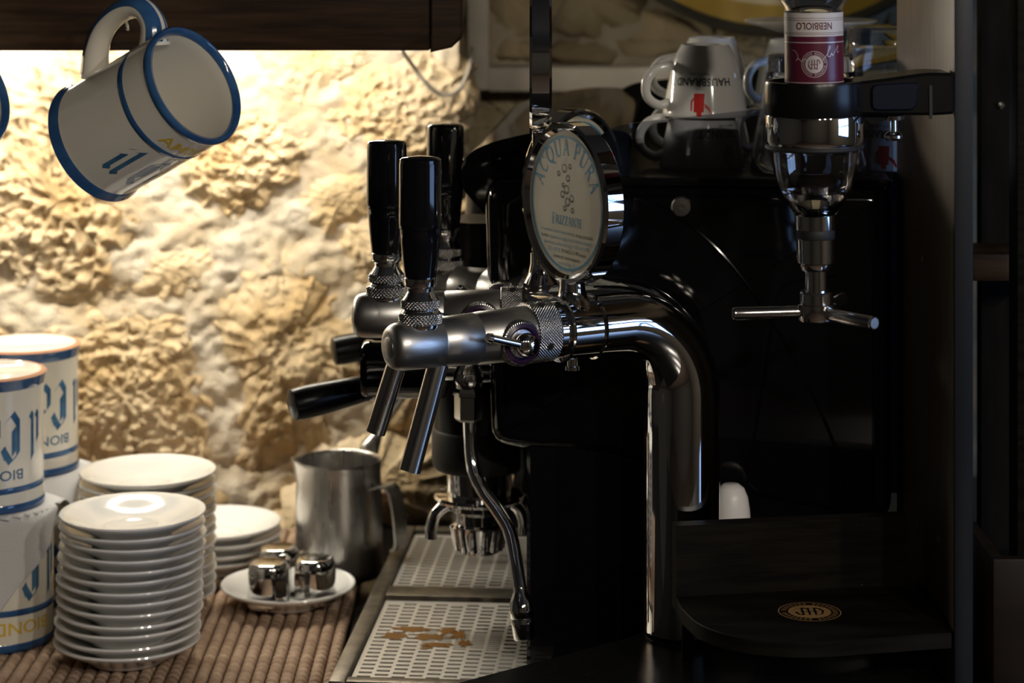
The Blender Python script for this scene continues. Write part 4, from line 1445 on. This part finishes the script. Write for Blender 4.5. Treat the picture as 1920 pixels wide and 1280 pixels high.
# holder arm clamped to the post
ah = IMG(1616, 0, DD).x - ax
ae = IMG(1788, 0, DD).x - ax
P = [(ah - .004, dz(213)), (IMG(1745, 0, DD).x - ax, dz(216)), (ae, dz(214)), (ae, dz(138)), (IMG(1740, 0, DD).x - ax, dz(136)), (IMG(1660, 0, DD).x - ax, dz(146)), (ah - .004, dz(152))]
P = round_poly(P, [.002, .002, .003, .003, .006, .006, .002], 4)
am = MB().add(*prism(P, [(-.014, .002), (-.012, 0), (.026, 0), (.028, .002)])).build('holder_arm', 'black_satin', dp, angle=35)
P = round_poly([(ah + .006, dz(205)), (IMG(1715, 0, DD).x - ax, dz(205)), (IMG(1722, 0, DD).x - ax, dz(152)), (ah + .006, dz(156))], .005, 4)
MB().add(*prism(P, [(-.0165, .001), (-.0155, 0), (-.013, 0)])).build('side_plate', 'navy_plastic', am, angle=35)
xx = IMG(1743, 0, DD).x - ax
MB().add(*box(xx - .001, xx + .001, -.0155, -.012, dz(222), dz(160))).build('rib', 'black_matte', am, smooth=False)
xx = IMG(1640, 0, DD).x - ax
P = [(xx - .010, dz(214)), (xx - .002, dz(232)), (xx + .002, dz(232)), (xx + .016, dz(214))]
MB().add(*prism(P, [(-.006, 0), (.006, 0)])).build('gusset', 'black_satin', am, smooth=False)
sxp = IMG(1679, 0, DD).x - ax
MB().add(*lathe([(0, dz(266)), (dr(12), dz(265)), (dr(17), dz(260)), (dr(17), dz(255)), (dr(12), dz(250)), (dr(7.5), dz(248)), (dr(7.5), dz(227)), (dr(19), dz(226)), (dr(20), dz(218)), (dr(12), dz(215))], 32, False, True), TR(sxp, 0, 0)).build('thumb_screw', 'chrome_worn', am)

# bottle turned upside down in the dispenser
bo = thing('bottle', 'upside-down clear spirit bottle with white and burgundy neck label', 'bottle', (ax - .0015, DD, IMG(0, 158, DD).z))
bo.rotation_euler = (0, math.radians(-.7), 0)
Zb = IMG(0, 158, DD).z
def bz(py):
    return IMG(0, py, DD).z - Zb
def br(px):
    return px * DD / F
outer = [(0, bz(215)), (br(40), bz(215)), (br(53), bz(212)), (br(53.5), bz(206)), (br(53.5), bz(24)), (br(56), bz(12)), (br(70), bz(-6)), (br(95), bz(-28)), (br(112), bz(-60)), (br(115), bz(-110)), (br(115), bz(-560)), (0, bz(-562))]
inner = [(0, bz(-552)), (br(107), bz(-548)), (br(107), bz(-110)), (br(104), bz(-64)), (br(88), bz(-34)), (br(62), bz(-10)), (br(47), bz(14)), (br(46), bz(205)), (0, bz(208))]
MB().add(*lathe(outer + inner, 64)).build('glass', 'glass', bo, angle=60)
sp = [(0, bz(204)), (br(45.5), bz(203)), (br(45.5), bz(14)), (br(61.3), bz(-10.5)), (br(87), bz(-34.5)), (br(103.2), bz(-64.5)), (br(106.2), bz(-110)), (br(106.2), bz(-300)), (0, bz(-300))]
MB().add(*lathe(sp, 64)).build('spirit', 'spirit', bo, angle=40)
RL = br(55.2)
def sleeve(z0, z1, r, m, name, parent):
    return MB().add(*lathe([(r - .0004, z0), (r, z0 + .0001), (r, z1 - .0001), (r - .0004, z1)], 64)).build(name, m, parent)
lb = sleeve(bz(154), bz(66), RL, 'label_wine', 'label_wine_part', bo)
lw = sleeve(bz(66), bz(22), RL, 'label_white', 'label_white_part', bo)
for (py, hgt, m) in [(32, .0003, 'label_ink'), (36, .0003, 'label_ink'), (59, .0003, 'label_ink'), (62, .0003, 'label_ink'), (77, .0007, 'silver_print'), (151.5, .0006, 'silver_print')]:
    MB().add(*lathe([(RL + .0001, bz(py) - hgt / 2), (RL + .0001, bz(py) + hgt / 2)], 64)).build('label_line', m, lw if py < 66 else lb)
mb = MB()
vs, fs = text2d('NEBBIOLO', .0068, bold=.02)
vs = [(x * .80, y) for x, y in vs]
wrap(mb, [(vs, fs)], RL, math.radians(-96), bz(40), True, .00015, .003)
vs, fs = text2d('D', .0066)
wrap(mb, [(vs, fs)], RL, math.radians(-12), bz(40), True, .00015, .003)
mb.build('label_lettering', 'label_ink', lw, smooth=False)
li, dk = seal_shapes(.0090)
mb = MB()
wrap(mb, li, RL, math.radians(-97), bz(117), True, .00012, .0035)
sig = spline([(.016, -.009, 0), (.013, -.0075, 0), (.0115, -.004, 0), (.013, -.0015, 0), (.011, -.003, 0), (.0085, -.001, 0), (.007, -.003, 0), (.004, -.001, 0)], 5)
wrap(mb, [stroke2d([(-p.x, -p.y) for p in sig], .0004)], RL, math.radians(-97), bz(115), False, .0002, .003)
sig = spline([(.006, .001, 0), (.009, .005, 0), (.0115, .0095, 0), (.0105, .010, 0), (.0095, .004, 0), (.0115, .0035, 0), (.0125, .0055, 0), (.0135, .004, 0), (.016, .0075, 0), (.0185, .0105, 0), (.0175, .006, 0), (.0195, .0065, 0)], 5)
wrap(mb, [stroke2d([(p.x, p.y) for p in sig], .0004)], RL, math.radians(-97), bz(112), False, .0002, .003)
mb.build('label_seal', 'silver_print', lb, smooth=False)
mb = MB()
wrap(mb, dk, RL, math.radians(-97), bz(117), True, .00025, .0035)
mb.build('label_monogram', 'label_wine', lb, smooth=False)

# ================================================================== cups, glasses and plates on the machine
CT = TZ + .002
def cup_r(z):          # upright cup, z from the foot
    t = max(0, min(1, z / .058))
    return .0185 + .0165 * (t ** .55)
def make_cup(t, hand, txt, txt_phi):
    H = .058
    prof = [(0, .003), (.016, .003), (.0175, 0), (.0195, 0), (.0205, .002)]
    prof += [(cup_r(H * k / 16), H * k / 16) for k in range(2, 16)]
    prof += [(.0350, H - .0012), (.0342, H), (.0334, H - .0012)]
    prof += [(cup_r(H * k / 16) - .0026, H * k / 16) for k in range(14, 2, -2)] + [(.013, .0065), (0, .006)]
    MB().add(*lathe(prof, 56)).build('body', 'porcelain', t, angle=60)
    pts = [Vector((math.cos(hand), math.sin(hand), 0)) * r + Vector((0, 0, z)) for r, z in [(.030, .046), (.040, .049), (.050, .042), (.051, .030), (.043, .020), (.028, .017)]]
    MB().add(*tube(spline(pts, 6), .0038, 12)).build('handle', 'porcelain', t, angle=60)
    if txt:
        mb = MB()
        vs, fs = text2d('HAUSBRANDT', .0088, bold=.022)
        wrap(mb, [([(x * .95 + .00, y) for x, y in vs] , fs)], .031, txt_phi, .026, False, .0002, .003, cup_r)
        mb.build('cup_lettering', 'print_black', t, smooth=False)
        mb = MB()
        vs, fs = text2d('TRIESTE 1892', .0026)
        wrap(mb, [([(x * 1.2, y) for x, y in vs], fs)], .031, txt_phi, .0215, False, .0002, .003, cup_r)
        mb.build('cup_small_lettering', 'print_black', t, smooth=False)
        mb = MB()
        em = [[(-.0045, .038), (.0045, .038), (.0042, .053), (-.0038, .053)], [(.0045, .041), (.0070, .044), (.0068, .052), (.0056, .052), (.0056, .045), (.0045, .043)],
              [(-.0045, .046), (-.0085, .049), (-.0105, .0545), (-.0092, .0548), (-.0070, .0510), (-.0045, .0490)], [(-.0020, .053), (.0020, .053), (.0018, .0565), (-.0022, .0565)]]
        for poly in em:
            wrap(mb, [([(x, y) for x, y in poly], [[0, 1, 2, 3, 4, 5][:len(poly)]])], .033, txt_phi, 0, False, .0002, .003, cup_r)
        mb.build('cup_emblem', 'print_red', t, smooth=False)
    return t
def cup(px, d, level, hand_w, txt_w, label):
    z = CT + level * .0425 + .058
    t = thing('coffee_cup', label, 'cup', ((px - 960) * d / F, d, z), 0, 'coffee cups on the machine')
    t.rotation_euler = (math.pi, 0, 0)
    return make_cup(t, -math.radians(hand_w), txt_w is not None, -math.radians(txt_w or 0))
CD = 1.925
cup(1316, CD, 0, 185, -50, 'white cup at the bottom of the front stack behind the smoked guard')
cup(1322, CD, 1, 196, -103, 'white cup with black lettering and red emblem on top of the front stack')
cup(1332, 2.03, 0, 190, None, 'white cup at the bottom of the second stack, behind the front one')
cup(1335, 2.03, 1, 178, None, 'white cup on top of the second stack, its handle beside the front cup')
cup(1484, 2.00, 0, 200, None, 'white cup under another one, left of the upturned glasses')
cup(1488, 2.00, 1, 215, None, 'white cup between the lettered cup and the upturned glass')
cup(1672, CD, 0, 20, -110, 'white cup with black lettering between the dispenser and the wooden post')
def tumbler(px, d, h, rb, rt, label):
    t = thing('tumbler', label, 'glass', ((px - 960) * d / F, d, CT + h), 0, 'upturned glasses on the machine')
    t.rotation_euler = (math.pi, 0, 0)
    prof = [(0, 0), (rb - .002, 0), (rb, .002)] + [(rb + (rt - rb) * k / 8, .002 + (h - .003) * k / 8) for k in range(1, 9)] + [(rt - .0008, h), (rt - .0018, h - .001)]
    prof += [(rb + (rt - rb) * k / 8 - .002, .002 + (h - .003) * k / 8) for k in range(7, 1, -1)] + [(rb - .004, .015), (0, .014)]
    MB().add(*lathe(prof, 56)).build('glass_body', 'glass', t, angle=50)
    return t
tumbler(1520, 1.90, .095, .034, .049, 'upturned clear glass behind the dispenser ring')
tumbler(1670, 1.99, .112, .036, .046, 'upturned clear glass with thick base beside the wooden post')
cup(1520, 2.105, 0, 100, None, 'white cup hidden behind the dispenser, lower one under the plate')
cup(1520, 2.105, 1, 80, None, 'white cup hidden behind the dispenser, directly under the plate')
pl = thing('plate', 'white plate lying on the upturned cups behind the dispenser', 'plate', ((1520 - 960) * 2.105 / F, 2.105, CT + .0425 + .058 + .0006))
MB().add(*lathe([(0, 0), (.026, 0), (.029, .0005), (.058, .0085), (.060, .0105), (.0585, .0112), (.029, .004), (0, .003)], 56)).build('dish', 'porcelain', pl, angle=50)

# big yellow plate hung on the rear wall
yp = thing('wall_plate', 'large round yellow plate with dark rim hung on the rear wall', 'plate', IMG(1456, -360, 2.585))
RP = 428 * 2.585 / F
M = Matrix.Rotation(math.pi / 2, 4, 'X')
MB().add(*lathe([(0, 0), (RP * .93, 0), (RP * .99, .014), (RP, .018), (RP * .985, .021), (RP * .95, .016)], 96), M).build('rim', 'plate_edge', yp)
MB().add(*lathe([(RP * .955, .0165), (RP * .86, .010)], 96), M).build('border', 'plate_rim', yp)
MB().add(*lathe([(RP * .862, .0102), (RP * .78, .006), (0, .005)], 96), M).build('dish', 'yellow_plate', yp)

# ================================================================== odds and ends on the right
wbp = IMG(1371, 0, 1.812)
wb = thing('white_bottle', 'white plastic bottle peeking out behind the tap tower', 'bottle', (wbp.x, 1.812, LZ))
ht = IMG(0, 907, 1.812).z - LZ
MB().add(*lathe([(0, 0), (.0165, 0), (.0185, .002), (.0172, ht * .4), (.0145, ht * .80), (.0130, ht * .90), (.0100, ht * .97), (.006, ht), (0, ht)], 40)).build('body', 'white_plastic', wb, angle=50)
MB().add(*lathe([(.0187, .004), (.0190, .005), (.0190, .010), (.0186, .011)], 40)).build('ring', 'white_plastic', wb)

cb = thing('dark_cabinet', 'very dark cabinet behind the side board at the right edge', 'cabinet', (0, 0, 0))
MB().add(*box(.40, .95, 2.00, 2.02, LZ, .85)).build('back_panel', 'black_wood', cb, smooth=False)
a, b = IMG(1815, 520, 1.95), IMG(1960, 470, 1.95)
MB().add(*box(a.x, b.x, 1.93, 1.998, a.z, b.z, .001)).build('shelf', 'dark_wood', cb)
a, b = IMG(1902, 0, 1.75), IMG(1990, 0, 1.75)
MB().add(*box(a.x, b.x, 1.74, 1.77, LZ, .8, .001)).build('stile', 'shelf_wood', cb)
a = IMG(1885, 201, 1.98)
MB().add(*lathe([(.003, 0), (.0028, .001), (0, .0016)], 16), TR(a.x, 1.998, a.z) @ Matrix.Rotation(math.pi / 2, 4, 'X')).build('screw', 'chrome', cb)
a = IMG(1862, 1200, 1.62)
b = IMG(1980, 1048, 1.62)
bx_ = thing('wooden_box', 'dark brown wooden box at the lower right edge', 'box', (a.x, 1.62, LZ))
MB().add(*box(0, b.x - a.x, 0, .010, 0, b.z - LZ, .001)).build('front', 'box_wood', bx_)
MB().add(*box(0, .008, .010, .10, 0, b.z - LZ, .001)).build('side', 'box_wood', bx_)
MB().add(*box(.008, b.x - a.x, .010, .10, 0, .006)).build('bottom', 'box_wood', bx_)
